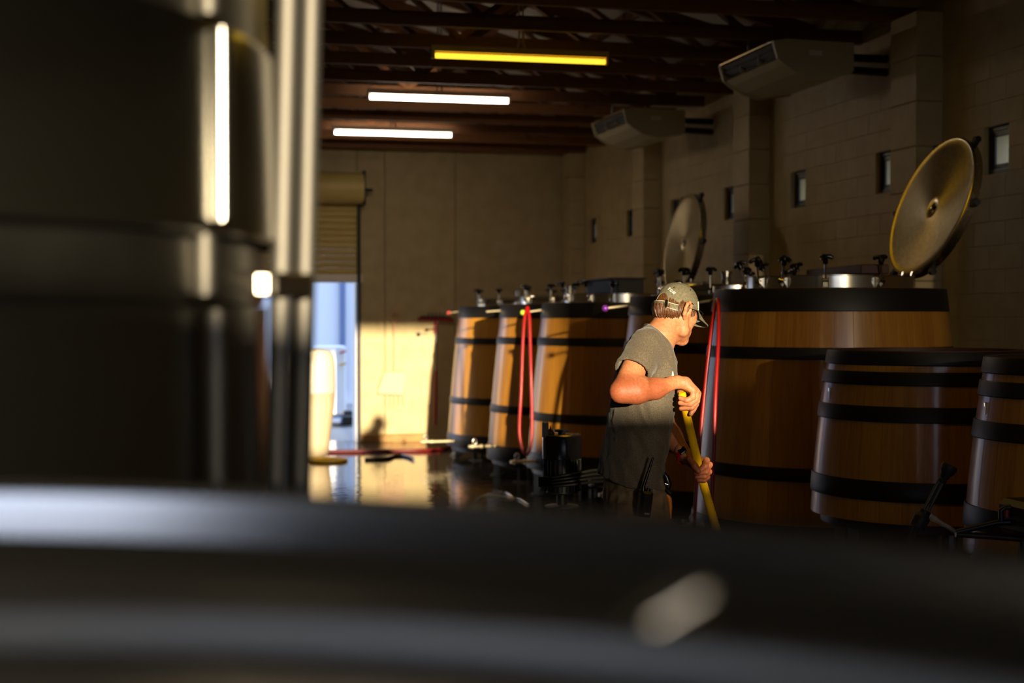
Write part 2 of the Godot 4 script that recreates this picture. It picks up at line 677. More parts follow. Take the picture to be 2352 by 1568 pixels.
func _ready() -> void:
	seed(11)
	# camera
	var cam := Camera3D.new()
	cam.name = "camera"
	add_child(cam)
	cam.position = Vector3(0, EYE, 0)
	cam.rotation_degrees = Vector3(-PITCH, -YAW, 0)
	var ca := CameraAttributesPhysical.new()
	ca.frustum_focal_length = 24.0 * FPX / 1568.0
	ca.frustum_focus_distance = 5.9
	ca.exposure_aperture = 2.5
	ca.frustum_near = 0.05
	ca.frustum_far = 200.0
	cam.attributes = ca
	cam.fov = rad_to_deg(2.0 * atan(784.0 / FPX))
	cam.current = true
	# sky
	var env := Environment.new()
	env.background_mode = Environment.BG_SKY
	var sky := Sky.new()
	var sm := ProceduralSkyMaterial.new()
	sm.sky_top_color = c8(146, 172, 214)
	sm.sky_horizon_color = c8(204, 210, 222)
	sm.ground_bottom_color = c8(70, 66, 62)
	sm.ground_horizon_color = c8(150, 148, 146)
	sm.sun_angle_max = 8.0
	sky.sky_material = sm
	env.sky = sky
	env.background_energy_multiplier = 5.5
	env.tonemap_mode = Environment.TONE_MAPPER_LINEAR
	env.tonemap_exposure = 1.0
	env.sdfgi_enabled = true
	env.ssao_enabled = true
	env.ssil_enabled = true
	var we := WorldEnvironment.new()
	we.name = "world"
	we.environment = env
	add_child(we)
	# sun, six degrees above the horizon, from behind the camera
	var sun := DirectionalLight3D.new()
	sun.name = "sun"
	add_child(sun)
	sun.look_at_from_position(Vector3.ZERO, Vector3(0.049, -0.103, -1.0))
	sun.light_color = c8(255, 234, 196)
	sun.light_energy = 3.4
	sun.light_angular_distance = 0.55
	sun.shadow_enabled = true
	materials()
	# setting
	shell()
	right_wall()
	roof()
	outside()
	# lamps: their lights are in the builder
	lamps()
	air_units()
	shutter_door()
	# vats and what belongs to them
	vats()
	# steel tanks close to the lens
	near_tanks()
	person()
	far_wall_tools()
	floor_things()

# ---------------------------------------------------------------- room shell
func struct_box(called: String, lo: Vector3, hi: Vector3, mat: Material, parent: Node3D, bev := 0.0) -> MeshInstance3D:
	var mb := MB.new()
	mb.box((lo + hi) * 0.5, (hi - lo).abs(), bev)
	return part(called, mb, mat, parent)

func shell() -> void:
	var f := struct_box("floor", w3(LEFT_X - 0.2, -0.2, REAR_D - 0.2), w3(WALL_X + 0.3, 0, FAR_D + 0.3), M.floor, self)
	tag(f, "dark wet concrete floor mirroring the lit wall", "floor", "", "structure")
	# far wall: painted panels with joints between, round the doorway
	var wf := base("wall_far", w3(0, 0, FAR_D))
	tag(wf, "cream painted wall at the far end with a sunlit patch", "wall", "", "structure")
	var top := 5.4
	var cols := [[LEFT_X - 0.2, -1.0, 0.0], [-1.0, 2.31, 2.55], [2.31, 2.67, 0.0], [2.67, 3.59, 0.0], [3.59, WALL_X + 0.1, 0.0]]
	for c in cols:
		var mb := MB.new()
		mb.box(Vector3((c[0] + c[1]) * 0.5, (c[2] + top) * 0.5, -0.05), Vector3(c[1] - c[0] - 0.006, top - c[2], 0.1), 0.006)
		part("wall_panel", mb, M.wall, wf)
	var core := MB.new()
	for c in [[LEFT_X - 0.2, -1.0, 0.0], [-1.0, 2.31, 2.56], [2.31, WALL_X + 0.1, 0.0]]:
		core.box(Vector3((c[0] + c[1]) * 0.5, (c[2] + top) * 0.5, -0.2), Vector3(c[1] - c[0], top - c[2], 0.2))
	part("wall_core", core, M.core, wf)
	var jb := MB.new()
	jb.box(Vector3(2.335, 1.275, 0.012), Vector3(0.05, 2.55, 0.03), 0.004)
	jb.box(Vector3(2.3, 1.275, -0.14), Vector3(0.02, 2.55, 0.34), 0.004)
	part("door_jamb", jb, M.white_paint, wf)
	# left and rear walls
	var wl := base("wall_left", w3(LEFT_X - 0.1, 0, 0))
	tag(wl, "cream side wall with an open loading door beside the camera", "wall", "", "structure")
	var lb := MB.new()
	for r in [[REAR_D, SIDE_D0, 0.0], [SIDE_D0, SIDE_D1, 2.35], [SIDE_D1, FAR_D, 0.0]]:
		lb.box(Vector3(0, (r[2] + 5.4) * 0.5, -(r[0] + r[1]) * 0.5), Vector3(0.2, 5.4 - r[2], r[1] - r[0]))
	part("wall_panel", lb, M.wall, wl)
	var wr := base("wall_rear", w3(0, 0, REAR_D))
	tag(wr, "rear wall with high windows behind the camera", "wall", "", "structure")
	var rb := MB.new()
	for r in [[LEFT_X - 0.2, 0, -1.0, 5.4], [-1.0, 4.05, WALL_X + 0.3, 5.4], [-1.0, 0, 1.9, 1.0], [1.9, 0, 2.36, 2.45], [2.36, 0, WALL_X + 0.3, 2.15], [2.36, 2.15, WALL_X + 0.3, 2.68], [4.4, 2.68, WALL_X + 0.3, 4.05]]:
		rb.box(Vector3((r[0] + r[2]) * 0.5, (r[1] + r[3]) * 0.5, 0.1), Vector3(r[2] - r[0], r[3] - r[1], 0.2))
	part("wall_panel", rb, M.wall, wr)
	var tp := MB.new()
	tp.box(Vector3(3.38, 3.365, 0.1), Vector3(2.04, 1.37, 0.006))
	part("tinted_pane", tp, M.tinted, wr)
	for e in [[-1.0, 1.45, 2.42], [1.45, 1.9, 2.15]]:
		var lp := MB.new()
		lp.box(Vector3((e[0] + e[1]) * 0.5, (1.0 + e[2]) * 0.5, 0.1), Vector3(e[1] - e[0], e[2] - 1.0, 0.006))
		part("tinted_pane", lp, M.tinted, wr)
		var rl := MB.new()
		rl.box(Vector3((e[0] + e[1]) * 0.5, e[2], 0.1), Vector3(e[1] - e[0], 0.04, 0.06))
		part("glazing_bar", rl, M.frame, wr)
	var cp := MB.new()
	cp.box(Vector3(0.6, 4.57, 1.9), Vector3(12.4, 0.12, 3.4), 0.01)
	part("canopy", cp, M.core, wr)
	var fr := MB.new()
	fr.box(Vector3(2.385, 3.1, 0.1), Vector3(0.05, 1.9, 0.1))
	part("window_post", fr, M.frame, wr)

# ---------------------------------------------------------------- right wall of painted blocks
const WIN_D := [8.65, 10.2, 11.8, 13.4, 15.0, 16.6, 18.2]
const PIL_D := [6.42, 9.49, 12.56, 15.63, 18.7]

func right_wall() -> void:
	var wr := base("wall_right", w3(WALL_X, 0, 0))
	tag(wr, "olive cream painted block wall on the right with small square windows", "wall", "", "structure")
	var lo := 2.54
	var hi := 2.85
	# solid core with openings, 0.3 thick
	var core := MB.new()
	var x0 := 0.0035
	var x1 := 0.3
	var rect := func(d0: float, d1: float, y0: float, y1: float) -> void:
		core.box(Vector3((x0 + x1) * 0.5, (y0 + y1) * 0.5, -(d0 + d1) * 0.5), Vector3(x1 - x0, y1 - y0, d1 - d0))
	rect.call(REAR_D, FAR_D + 0.3, 0.0, lo)
	rect.call(REAR_D, FAR_D + 0.3, hi, 5.4)
	var prev := REAR_D
	for d in WIN_D:
		rect.call(prev, d - 0.0, lo, hi)
		prev = d + 0.3
	rect.call(prev, FAR_D + 0.3, lo, hi)
	part("wall_core", core, M.wall, wr)
	# face blocks
	var bl := 0.3875
	var ch := 0.155
	var cache := {}
	var rest := MB.new()
	var named := 0
	var rng := RandomNumberGenerator.new()
	rng.seed = 5
	for row in range(-16, 9):
		var y0: float = lo + row * ch
		var y1 := y0 + ch
		var joints := []
		var d := 5.0 + (bl * 0.5 if posmod(row, 2) else 0.0)
		while d < FAR_D:
			joints.append(d)
			d += bl
		joints.append(FAR_D)
		for i in joints.size() - 1:
			var segs := [[joints[i], joints[i + 1]]]
			if row == 0 or row == 1:
				for wd in WIN_D:
					var nxt := []
					for s in segs:
						if wd + 0.3 <= s[0] or wd >= s[1]:
							nxt.append(s)
							continue
						if wd > s[0]:
							nxt.append([s[0], wd])
						if wd + 0.3 < s[1]:
							nxt.append([wd + 0.3, s[1]])
					segs = nxt
			for s in segs:
				var len: float = s[1] - s[0] - 0.003
				if len < 0.02:
					continue
				var mid: float = (s[0] + s[1]) * 0.5
				var proud := rng.randf() * 0.0012
				if mid > 8.2 and mid < 14.6 and row >= -5 and row <= 6 and named < 300:
					named += 1
					var key := roundi(len * 1000)
					if not cache.has(key):
						var mb := MB.new()
						mb.box(Vector3.ZERO, Vector3(0.02, ch - 0.003, len), 0.002)
						cache[key] = mb.mesh()
					var o := inst("block", cache[key], M.wall, wr)
					o.position = Vector3(0.01 - proud, (y0 + y1) * 0.5, -mid)
				else:
					rest.box(Vector3(0.01 - proud, (y0 + y1) * 0.5, -mid), Vector3(0.02, ch - 0.003, len), 0.002)
	var ro := part("distant_blocks", rest, M.wall, wr)
	ro.set_meta("kind", "stuff")
	# pilasters, of stacked blocks
	var pblock := MB.new()
	pblock.box(Vector3.ZERO, Vector3(0.2, ch * 2 - 0.004, 0.385), 0.004)
	var pm := pblock.mesh()
	for k in PIL_D.size():
		var p := base("pillar", w3(WALL_X - 0.1, 0, PIL_D[k] + 0.1925))
		tag(p, ["painted block pillar nearest the camera beside the big lid", "painted block pillar between the large lid and the next window", "painted block pillar right of the middle windows", "painted block pillar left of the raised far lid", "painted block pillar in the far corner"][k], "pillar", "", "structure")
		for r in 12:
			var o := inst("block", pm, M.wall, p)
			o.position = Vector3(0, (r + 0.5) * ch * 2, 0)
	# windows
	var names := ["small square window right of the big raised lid", "small square window left of the big raised lid", "small square window above the clamps of the big vat", "small square window left of the painted pillar", "small square window behind the raised far lid", "small narrow looking window second from the far corner", "small narrow looking window nearest the far corner"]
	for k in WIN_D.size():
		var o := base("window_%d" % (k + 1), w3(WALL_X + 0.05, lo, WIN_D[k] + 0.15))
		tag(o, names[k], "window", "small windows in the block wall", "structure")
		var s := hi - lo
		var fm := MB.new()
		for q in [[0.0, 0.015, 0.3, 0.03], [0.0, s - 0.015, 0.3, 0.03]]:
			fm.box(Vector3(0, q[1], q[0]), Vector3(0.03, q[3], q[2]), 0.003)
		for q in [-0.135, 0.135]:
			fm.box(Vector3(0, s * 0.5, q), Vector3(0.03, s - 0.06, 0.03), 0.003)
		part("window_frame", fm, M.frame, o)
		var sash := MB.new()
		for q in [0.05, s - 0.05]:
			sash.box(Vector3(0.004, q, 0), Vector3(0.02, 0.03, 0.24), 0.003)
		for q in [-0.105, 0.105]:
			sash.box(Vector3(0.004, s * 0.5, q), Vector3(0.02, s - 0.13, 0.026), 0.003)
		part("sash", sash, M.frame, o)
		var pn := MB.new()
		pn.box(Vector3(0.0, s * 0.5, 0), Vector3(0.004, s - 0.12, 0.19))
		part("pane", pn, M.glass, o)

# ---------------------------------------------------------------- timber roof
func roof() -> void:
	var ridge_x := 0.5
	var eave := 3.98
	var rise := 1.25
	var ce := base("ceiling", Vector3.ZERO)
	tag(ce, "pale insulation boards of the sloping roof above the trusses", "ceiling", "", "structure")
	var yat := func(x: float) -> float:
		return eave + rise * (1.0 - (absf(x - ridge_x) / (WALL_X - ridge_x)))
	for side in [-1.0, 1.0]:
		var xe: float = WALL_X + 0.3 if side > 0 else LEFT_X - 0.2
		var d := REAR_D - 0.2
		while d < FAR_D + 0.2:
			var mb := MB.new()
			var a := Vector3(ridge_x, yat.call(ridge_x) + 0.16, -(d + 0.6))
			var e := Vector3(xe, yat.call(xe) + 0.16, -(d + 0.6))
			mb.bar(a, e, 1.19, 0.04, 0.004)
			part("roof_board", mb, M.roof_board, ce)
			d += 1.2
	var over := MB.new()
	for side in [-1.0, 1.0]:
		var xe: float = WALL_X + 0.4 if side > 0 else LEFT_X - 0.3
		over.bar(Vector3(ridge_x, yat.call(ridge_x) + 0.22, -6.6), Vector3(xe, yat.call(xe) + 0.22, -6.6), 26.4, 0.05)
	part("roof_cover", over, M.core, ce)
	# purlins along the room
	var k := 0
	for i in 11:
		var x := -4.0 + i * 0.9
		var pu := MB.new()
		pu.box(Vector3(x, yat.call(x) + 0.09, -6.6), Vector3(0.05, 0.1, 25.6), 0.004)
		var o := part("purlin", pu, M["timber%d" % (i % 3)], ce)
	# trusses
	var ds := []
	var dd := 18.67
	while dd > -2.6:
		ds.append(dd)
		dd -= 0.88
	var webs := [[-3.2, -2.2], [-1.2, -2.2], [-1.2, 0.5], [0.5, 0.5], [2.2, 0.5], [2.2, 3.2], [4.2, 3.2]]
	for i in ds.size():
		var tr := base("roof_truss", w3(0, 0, ds[i]))
		tag(tr, "brown timber roof truss with straight bottom chord and thin webs", "roof truss", "roof trusses in a row under the ceiling", "structure")
		var mt: Material = M["timber%d" % (i % 3)]
		var ch := MB.new()
		ch.box(Vector3((LEFT_X + WALL_X) * 0.5, CHORD + 0.052, 0), Vector3(WALL_X - LEFT_X, 0.104, 0.05), 0.004)
		part("bottom_chord", ch, mt, tr)
		for side in [-1.0, 1.0]:
			var xe: float = WALL_X if side > 0 else LEFT_X
			var tc := MB.new()
			tc.bar(Vector3(xe, yat.call(xe) - 0.02, 0), Vector3(ridge_x, yat.call(ridge_x) - 0.02, 0), 0.05, 0.12, 0.004)
			part("top_chord", tc, M["timber%d" % ((i + 1) % 3)], tr)
		for wb in webs:
			var m2 := MB.new()
			m2.bar(Vector3(wb[0], CHORD + 0.08, 0.03), Vector3(wb[1], yat.call(wb[1]) - 0.04, 0.03), 0.04, 0.08, 0.003, Vector3.BACK)
			part("web", m2, M["timber%d" % ((i + 2) % 3)], tr)

# ---------------------------------------------------------------- beyond the doors
func outside() -> void:
	var g := MB.new()
	g.box(Vector3(0, -0.13, -(FAR_D + 20.3)), Vector3(60, 0.2, 40))
	var go := part("road", g, M.ground, self)
	tag(go, "pale concrete yard outside the far doorway", "yard", "", "structure")
	var g2 := MB.new()
	g2.box(Vector3(0, -0.13, 6.2 + 20), Vector3(60, 0.2, 40))
	tag(part("ground", g2, M.ground, self), "paved yard outside behind the camera", "yard", "", "structure")
	var b := base("outbuilding", w3(-0.2, -0.03, 28.0))
	tag(b, "pale blue looking outbuilding wall seen through the half raised shutter", "building")
	var bw := MB.new()
	bw.box(Vector3(0, 2.6, -0.1), Vector3(9, 5.2, 0.2), 0.01)
	part("wall", bw, M.out_wall, b)
	var p0 := spot(791, 700, 27.6)
	var dp := MB.new()
	dp.tube([Vector3(p0.x + 0.2, 0.25, 0.09), Vector3(p0.x + 0.2, 4.9, 0.09)], 0.055, 12)
	part("downpipe", dp, M.pipe_blue, b)
	# cabinet with valves
	var q0 := spot(777, 900, 23.6)
	var cb := base("utility_cabinet", Vector3(q0.x, -0.03, q0.z))
	tag(cb, "white utility cabinet outside the doorway with red and yellow valve handles", "cabinet")
	var m := MB.new()
	m.box(Vector3(-0.15, 0.62, 0), Vector3(0.5, 1.12, 0.4), 0.02)
	part("body", m, M.white_paint, cb)
	for sx in [-0.35, 0.05]:
		var feet := MB.new()
		feet.box(Vector3(sx, 0.03, 0), Vector3(0.06, 0.08, 0.3))
		part("foot", feet, M.black, cb)
	for e in [[808.0, M.red], [836.0, M.yellow_hose]]:
		var pp := spot(787, e[0], 23.38)
		var hm := MB.new()
		var lp := Vector3(pp.x - q0.x, pp.y + 0.03, 0.2)
		hm.tube([lp, lp + Vector3(0, 0, 0.05)], 0.018, 10)
		hm.tube([lp + Vector3(-0.05, -0.015, 0.05), lp + Vector3(0.05, 0.015, 0.05)], 0.014, 8)
		part("valve_handle", hm, e[1], cb)
	var d0 := spot(786, 965, 22.4)
	var db := base("drain_box", Vector3(d0.x, -0.03, d0.z))
	tag(db, "low dark drain box on the ground outside the doorway", "box")
	var dm := MB.new()
	dm.box(Vector3(0.0, 0.1, 0), Vector3(0.34, 0.16, 0.3), 0.03)
	dm.box(Vector3(0.08, 0.2, 0), Vector3(0.14, 0.08, 0.2), 0.02)
	part("body", dm, M.black, db)
	var dl := MB.new()
	dl.tube([Vector3(-0.2, 0.1, 0.15), Vector3(-0.02, 0.1, 0.15)], 0.05, 12)
	part("spout", dl, M.pipe_blue, db)
	# trees beyond the small windows
	var rng := RandomNumberGenerator.new()
	rng.seed = 31
	var leaf := MB.new()
	leaf.face([Vector3(-0.05, 0, 0), Vector3(0, 0.02, 0.09), Vector3(0.05, 0, 0), Vector3(0, -0.01, -0.09)], Vector3.UP)
	var lm := leaf.mesh()
	for k in 3:
		var tx := 8.4 + (k % 2) * 0.8
		var td := 13.0 + k * 6.5
		var tr := base("tree", w3(tx, -0.03, td))
		tag(tr, ["leafy tree outside, behind the small window right of the raised lid", "leafy tree outside, behind the small window above the clamps", "leafy tree outside, behind the two far small windows"][k], "tree", "trees outside the block wall")
		var tk := MB.new()
		tk.tube([Vector3(0, 0, 0), Vector3(0.05, 1.2, 0), Vector3(-0.03, 2.6, 0.05)], [0.09, 0.07, 0.04], 10)
		part("trunk", tk, M.dboard, tr)
		var mm := MultiMesh.new()
		mm.transform_format = MultiMesh.TRANSFORM_3D
		mm.mesh = lm
		mm.instance_count = 1500
		for j in 1500:
			var dir := Vector3(rng.randf_range(-1, 1), rng.randf_range(-1, 1), rng.randf_range(-1, 1))
			if dir.length() > 1.0:
				dir = dir.normalized() * rng.randf_range(0.6, 1.0)
			var bb := Basis.from_euler(Vector3(rng.randf() * TAU, rng.randf() * TAU, rng.randf() * TAU)) * 1.4
			mm.set_instance_transform(j, Transform3D(bb, Vector3(0, 3.1, 0) + dir * Vector3(0.9, 1.15, 1.1)))
		var mi := MultiMeshInstance3D.new()
		mi.name = "leaves"
		mi.multimesh = mm
		mi.material_override = M.leaf
		mi.set_meta("kind", "stuff")
		tr.add_child(mi)
	var yr := MB.new()
	yr.box(Vector3(25.6, -0.13, -6.0), Vector3(40, 0.2, 26))
	tag(part("lawn", yr, M.leaf, self), "grass strip outside the block wall", "grass", "", "structure")

# ---------------------------------------------------------------- lamps
func lamp(x: float, y: float, d: float, yellow: bool, label: String, group: String) -> void:
	var L := 1.36
	var o := base("fluorescent_lamp", w3(x, y, d))
	tag(o, label, "lamp", group)
	var hs := MB.new()
	hs.prism(PackedVector2Array([Vector2(-0.022, 0.075), Vector2(0.022, 0.075), Vector2(0.022, 0.031), Vector2(-0.022, 0.031)]), L, Transform3D(Basis(Vector3.UP, PI / 2), Vector3.ZERO))
	part("housing", hs, M.fitting_yellow if yellow else M.fitting_white, o)
	var tb := MB.new()
	tb.tube([Vector3(-L / 2 + 0.03, 0, 0), Vector3(L / 2 - 0.03, 0, 0)], 0.02, 14)
	part("tube", tb, M.glow_yellow if yellow else M.glow_white, o)
	for s in [-1.0, 1.0]:
		var cp := MB.new()
		cp.box(Vector3(s * (L / 2 - 0.012), 0.012, 0), Vector3(0.024, 0.07, 0.05), 0.005)
		part("end_cap", cp, M.fitting_yellow if yellow else M.fitting_white, o)
	for s in [-0.03, 0.03]:
		var hg := MB.new()
		hg.tube([Vector3(s, 0.07, 0), Vector3(s * 0.5, 0.13, 0), Vector3(s * 0.5, 4.9 - y, 0)], 0.008, 8)
		part("hanger_rod", hg, M.fitting_yellow if yellow else M.galv, o)
	var al := AreaLight3D.new()
	al.name = "lamp_light"
	o.add_child(al)
	al.position = Vector3(0, -0.024, 0)
	al.rotation.x = -PI / 2
	al.area_size = Vector2(L - 0.08, 0.034)
	al.light_color = c8(255, 200, 44) if yellow else c8(255, 226, 190)
	al.light_energy = LAMP_YELLOW if yellow else LAMP_WHITE
	al.shadow_enabled = true

const LAMP_YELLOW := 0.29
const LAMP_WHITE := 0.42

func lamps() -> void:
	lamp(2.56, 3.545, 11.0, true, "yellow fluorescent lamp hanging below the trusses", "")
	lamp(2.45, 3.645, 13.9, false, "white fluorescent lamp between the yellow one and the farthest one", "")
	lamp(2.6, 3.545, 8.1, true, "yellow fluorescent lamp above the frame over the two low tubs", "")
	lamp(2.6, 3.545, 5.2, true, "yellow fluorescent lamp above the frame over the worker", "")
	lamp(2.42, 3.65, 16.7, false, "white fluorescent lamp farthest away, nearest the end wall", "")

# ---------------------------------------------------------------- air units under the roof
func air_units() -> void:
	for k in 2:
		var d0: float = [10.2, 13.9][k]
		var o := base("air_conditioner", w3(4.24, 3.62, d0 + 0.55))
		tag(o, ["cream ceiling air conditioner nearer the camera with a bright top lip", "cream ceiling air conditioner farther away toward the end wall"][k], "air conditioner", "air conditioners under the trusses")
		# profile across (x right, y up), extruded along the room
		var prof := PackedVector2Array([Vector2(0.03, -0.02), Vector2(0.1, 0.0), Vector2(0.62, -0.01), Vector2(0.62, -0.2), Vector2(0.6, -0.23), Vector2(0.35, -0.27), Vector2(0.2, -0.235), Vector2(0.1, -0.18), Vector2(0.05, -0.14), Vector2(0.12, -0.1), Vector2(0.1, -0.05)])
		var mb := MB.new()
		mb.prism(prof, 1.06)
		part("body", mb, M.ac, o)
		for s in [-1.0, 1.0]:
			var ck := MB.new()
			ck.prism(PackedVector2Array([Vector2(0.0, -0.015), Vector2(0.1, 0.004), Vector2(0.63, -0.006), Vector2(0.63, -0.205), Vector2(0.6, -0.24), Vector2(0.35, -0.28), Vector2(0.2, -0.245), Vector2(0.1, -0.19), Vector2(0.035, -0.14)]), 0.03, Transform3D(Basis.IDENTITY, Vector3(0, 0, s * 0.545)))
			part("side_panel", ck, M.ac, o)
		var lip := MB.new()
		lip.box(Vector3(0.012, -0.012, 0), Vector3(0.03, 0.016, 1.06), 0.005)
		part("lip", lip, M.steel_bright, o)
		for j in 2:
			var lv := MB.new()
			lv.box(Vector3(0.035 + j * 0.018, -0.05 - j * 0.04, 0), Vector3(0.05, 0.008, 1.06), 0.002, Basis(Vector3.BACK, -0.7))
			part("louvre", lv, M.dark, o)
		for j in 2:
			var fn := MB.new()
			fn.box(Vector3(0.06, -0.085, -0.18 + j * 0.36), Vector3(0.05, 0.09, 0.006))
			part("divider", fn, M.ac, o)
		var pl := MB.new()
		pl.box(Vector3(0.33, -0.09, 0.562), Vector3(0.1, 0.035, 0.004), 0.001)
		part("label_plate", pl, M.white_paint, o)
		for j in 2:
			var tb := MB.new()
			tb.tube([Vector3(0.62, -0.09 - j * 0.09, 0.42), Vector3(0.96, -0.09 - j * 0.1, 0.42)], 0.03, 12)
			part("pipe", tb, M.black, o)
		for j in 2:
			var hk := MB.new()
			hk.tube([Vector3(0.15 + j * 0.35, -0.02, -0.3), Vector3(0.15 + j * 0.35, 0.16, -0.3)], 0.012, 8)
			part("hanger", hk, M.galv, o)

# ---------------------------------------------------------------- roller shutter
func shutter_door() -> void:
	var o := base("roller_shutter", w3(0.66, 2.04, FAR_D - 0.1))
	tag(o, "half raised cream roller shutter in the far doorway", "roller shutter")
	for k in 12:
		var sl := MB.new()
		sl.prism(PackedVector2Array([Vector2(0.0, 0.0), Vector2(0.012, 0.016), Vector2(0.016, 0.04), Vector2(0.012, 0.064), Vector2(0.0, 0.079), Vector2(-0.006, 0.079), Vector2(-0.006, 0.0)]), 3.3, Transform3D(Basis(Vector3.UP, -PI / 2), Vector3(0, 0.11 + k * 0.08, 0)))
		part("slat", sl, M.shutter, o)
	var bb := MB.new()
	bb.box(Vector3(0.02, 0.055, 0), Vector3(3.38, 0.11, 0.06), 0.012)
	part("bottom_bar", bb, M.shutter_bar, o)
	var bx := MB.new()
	bx.lathe([Vector2(0.0, -1.7), Vector2(0.2, -1.7), Vector2(0.2, 1.7), Vector2(0.0, 1.7)], 28, Transform3D(Basis(Vector3.BACK, PI / 2), Vector3(0, 1.19, 0.12)))
	part("drum", bx, M.shutter, o)
	var ek := MB.new()
	ek.box(Vector3(1.71, 1.19, 0.06), Vector3(0.03, 0.44, 0.36), 0.01)
	part("end_plate", ek, M.dark, o)
	var ax := MB.new()
	ax.tube([Vector3(1.7, 1.17, 0.12), Vector3(1.83, 1.17, 0.12)], 0.022, 10)
	part("axle", ax, M.dark, o)
	var gd := MB.new()
	gd.box(Vector3(1.66, -0.9, 0.04), Vector3(0.04, 2.28, 0.06), 0.004)
	gd.box(Vector3(1.66, 0.62, 0.04), Vector3(0.04, 0.8, 0.06), 0.004)
	part("guide_rail", gd, M.dark, o)

# ---------------------------------------------------------------- oak vats
# c: centre on the floor; y0..y1 the wood; bands: [low, high] heights
func make_vat(called: String, label: String, group: String, c: Vector3, y0: float, y1: float, r0: float, r1: float, bands: Array, ns: int, sd: int) -> Node3D:
	var o := base(called, c)
	tag(o, label, "vat", group)
	var rng := RandomNumberGenerator.new()
	rng.seed = sd
	var rad := func(y: float) -> float:
		return lerpf(r0, r1, (y - y0) / (y1 - y0)) + 0.012 * sin(PI * (y - y0) / (y1 - y0))
	# one stave: curved outer face in three strips with eased edges
	var ha := PI / ns - 0.0006
	var st := MB.new()
	var rows := 6
	var across := [[-1.0, -0.0025], [-0.97, 0.0], [-0.5, 0.0], [0.0, 0.0], [0.5, 0.0], [0.97, 0.0], [1.0, -0.0025]]
	var first := 0
	for i in rows + 1:
		var y := lerpf(y0, y1, float(i) / rows)
		var r: float = rad.call(y)
		for q in across:
			var a: float = q[0] * ha
			var tilt := 0.0
			if absf(q[0]) > 0.99:
				tilt = signf(q[0]) * 0.25
			var nn := Vector3(cos(a + tilt), (r0 - r1) / (y1 - y0), sin(a + tilt)).normalized()
			st.vert(Vector3(cos(a) * (r + q[1]), y, sin(a) * (r + q[1])), nn, Vector2(q[0] * 0.25 + 0.5, (y - y0) * 0.6))
	var w := across.size()
	for i in rows:
		for k in w - 1:
			var q := first + i * w + k
			st.tri(q, q + 1, q + w)
			st.tri(q + 1, q + w + 1, q + w)
	for i in rows:
		for s in [-1.0, 1.0]:
			var ya := lerpf(y0, y1, float(i) / rows)
			var yb := lerpf(y0, y1, float(i + 1) / rows)
			var da := Vector3(cos(s * ha), 0, sin(s * ha))
			var up := Vector3.UP
			st.face([da * (rad.call(ya) - 0.005) + up * ya, da * (rad.call(yb) - 0.005) + up * yb, da * (rad.call(yb) - 0.045) + up * yb, da * (rad.call(ya) - 0.045) + up * ya], Vector3(-sin(s * ha), 0, cos(s * ha)) * s)
	for e in [y0, y1]:
		var pts := []
		for q in across:
			pts.append(Vector3(cos(q[0] * ha) * rad.call(e), e, sin(q[0] * ha) * rad.call(e)))
		for q in [1.0, -1.0]:
			pts.append(Vector3(cos(q * ha) * (rad.call(e) - 0.045), e, sin(q * ha) * (rad.call(e) - 0.045)))
		st.face(pts, Vector3.UP if e == y1 else Vector3.DOWN)
	var sm := st.mesh()
	for k in ns:
		var s := inst("stave", sm, M["oak%d" % rng.randi_range(0, 4)], o)
		s.rotation.y = TAU * k / ns
	# inner lining keeps light out between the staves
	var lin := MB.new()
	lin.lathe([Vector2(0.0, y0 + 0.03), Vector2(rad.call(y0) - 0.05, y0 + 0.03), Vector2(rad.call(y1) - 0.05, y1 - 0.03), Vector2(0.0, y1 - 0.03)], 40)
	part("head_board", lin, M.dark, o)
	for b in bands:
		var hm := MB.new()
		var ra: float = rad.call(b[0]) + 0.001
		var rb: float = rad.call(b[1]) + 0.001
		hm.lathe([Vector2(ra - 0.004, b[0]), Vector2(ra + 0.006, b[0]), Vector2(ra + 0.008, b[0] + 0.004), Vector2(rb + 0.008, b[1] - 0.004), Vector2(rb + 0.006, b[1]), Vector2(rb - 0.004, b[1])], 56)
		part("hoop", hm, M.hoop, o)
	return o

func stand(o: Node3D, r: float, h: float, legs: int) -> void:
	var rg := MB.new()
	rg.lathe([Vector2(r - 0.14, h - 0.05), Vector2(r - 0.05, h - 0.05), Vector2(r - 0.05, h), Vector2(r - 0.14, h), Vector2(r - 0.14, h - 0.05)], 40)
	part("stand_ring", rg, M.hoop, o)
	for k in legs:
		var a := TAU * (k + 0.35) / legs
		var lg := MB.new()
		var dir := Vector3(cos(a), 0, sin(a))
		for s in [-0.055, 0.055]:
			lg.box(dir * (r - 0.09) + dir.cross(Vector3.UP) * s + Vector3.UP * (h - 0.05) * 0.5, Vector3(0.012, h - 0.05, 0.06), 0.003, Basis(Vector3.UP, -a + PI / 2))
		lg.box(dir * (r - 0.09) + Vector3(0, 0.006, 0), Vector3(0.2, 0.012, 0.12), 0.003, Basis(Vector3.UP, -a + PI / 2))
		part("leg", lg, M.galv, o)

# angle round a thing at c (lathe convention) for "phi degrees right of the point facing the camera"
func cam_angle(c: Vector3, phi: float) -> float:
	return atan2(-c.z, -c.x) - deg_to_rad(phi)

func clamps(o: Node3D, r: float, y: float, list: Array, knob_mesh: Mesh, bolt_mesh: Mesh, br_mesh: Mesh) -> void:
	for e in list:
		var a := cam_angle(o.position, e[0])
		var k := kid("clamp", o)
		k.position = Vector3(cos(a) * r, y, sin(a) * r)
		k.rotation.y = -a
		inst("bracket", br_mesh, M.steel_bright, k)
		var b := inst("bolt", bolt_mesh, M.steel_bright, k)
		var kn := inst("knob", knob_mesh, M.black_gloss, k)
		for q in [b, kn]:
			q.position = Vector3(0.03, 0.012, 0)
			q.rotation = Vector3(deg_to_rad(e[2]), 0, -deg_to_rad(e[1]))

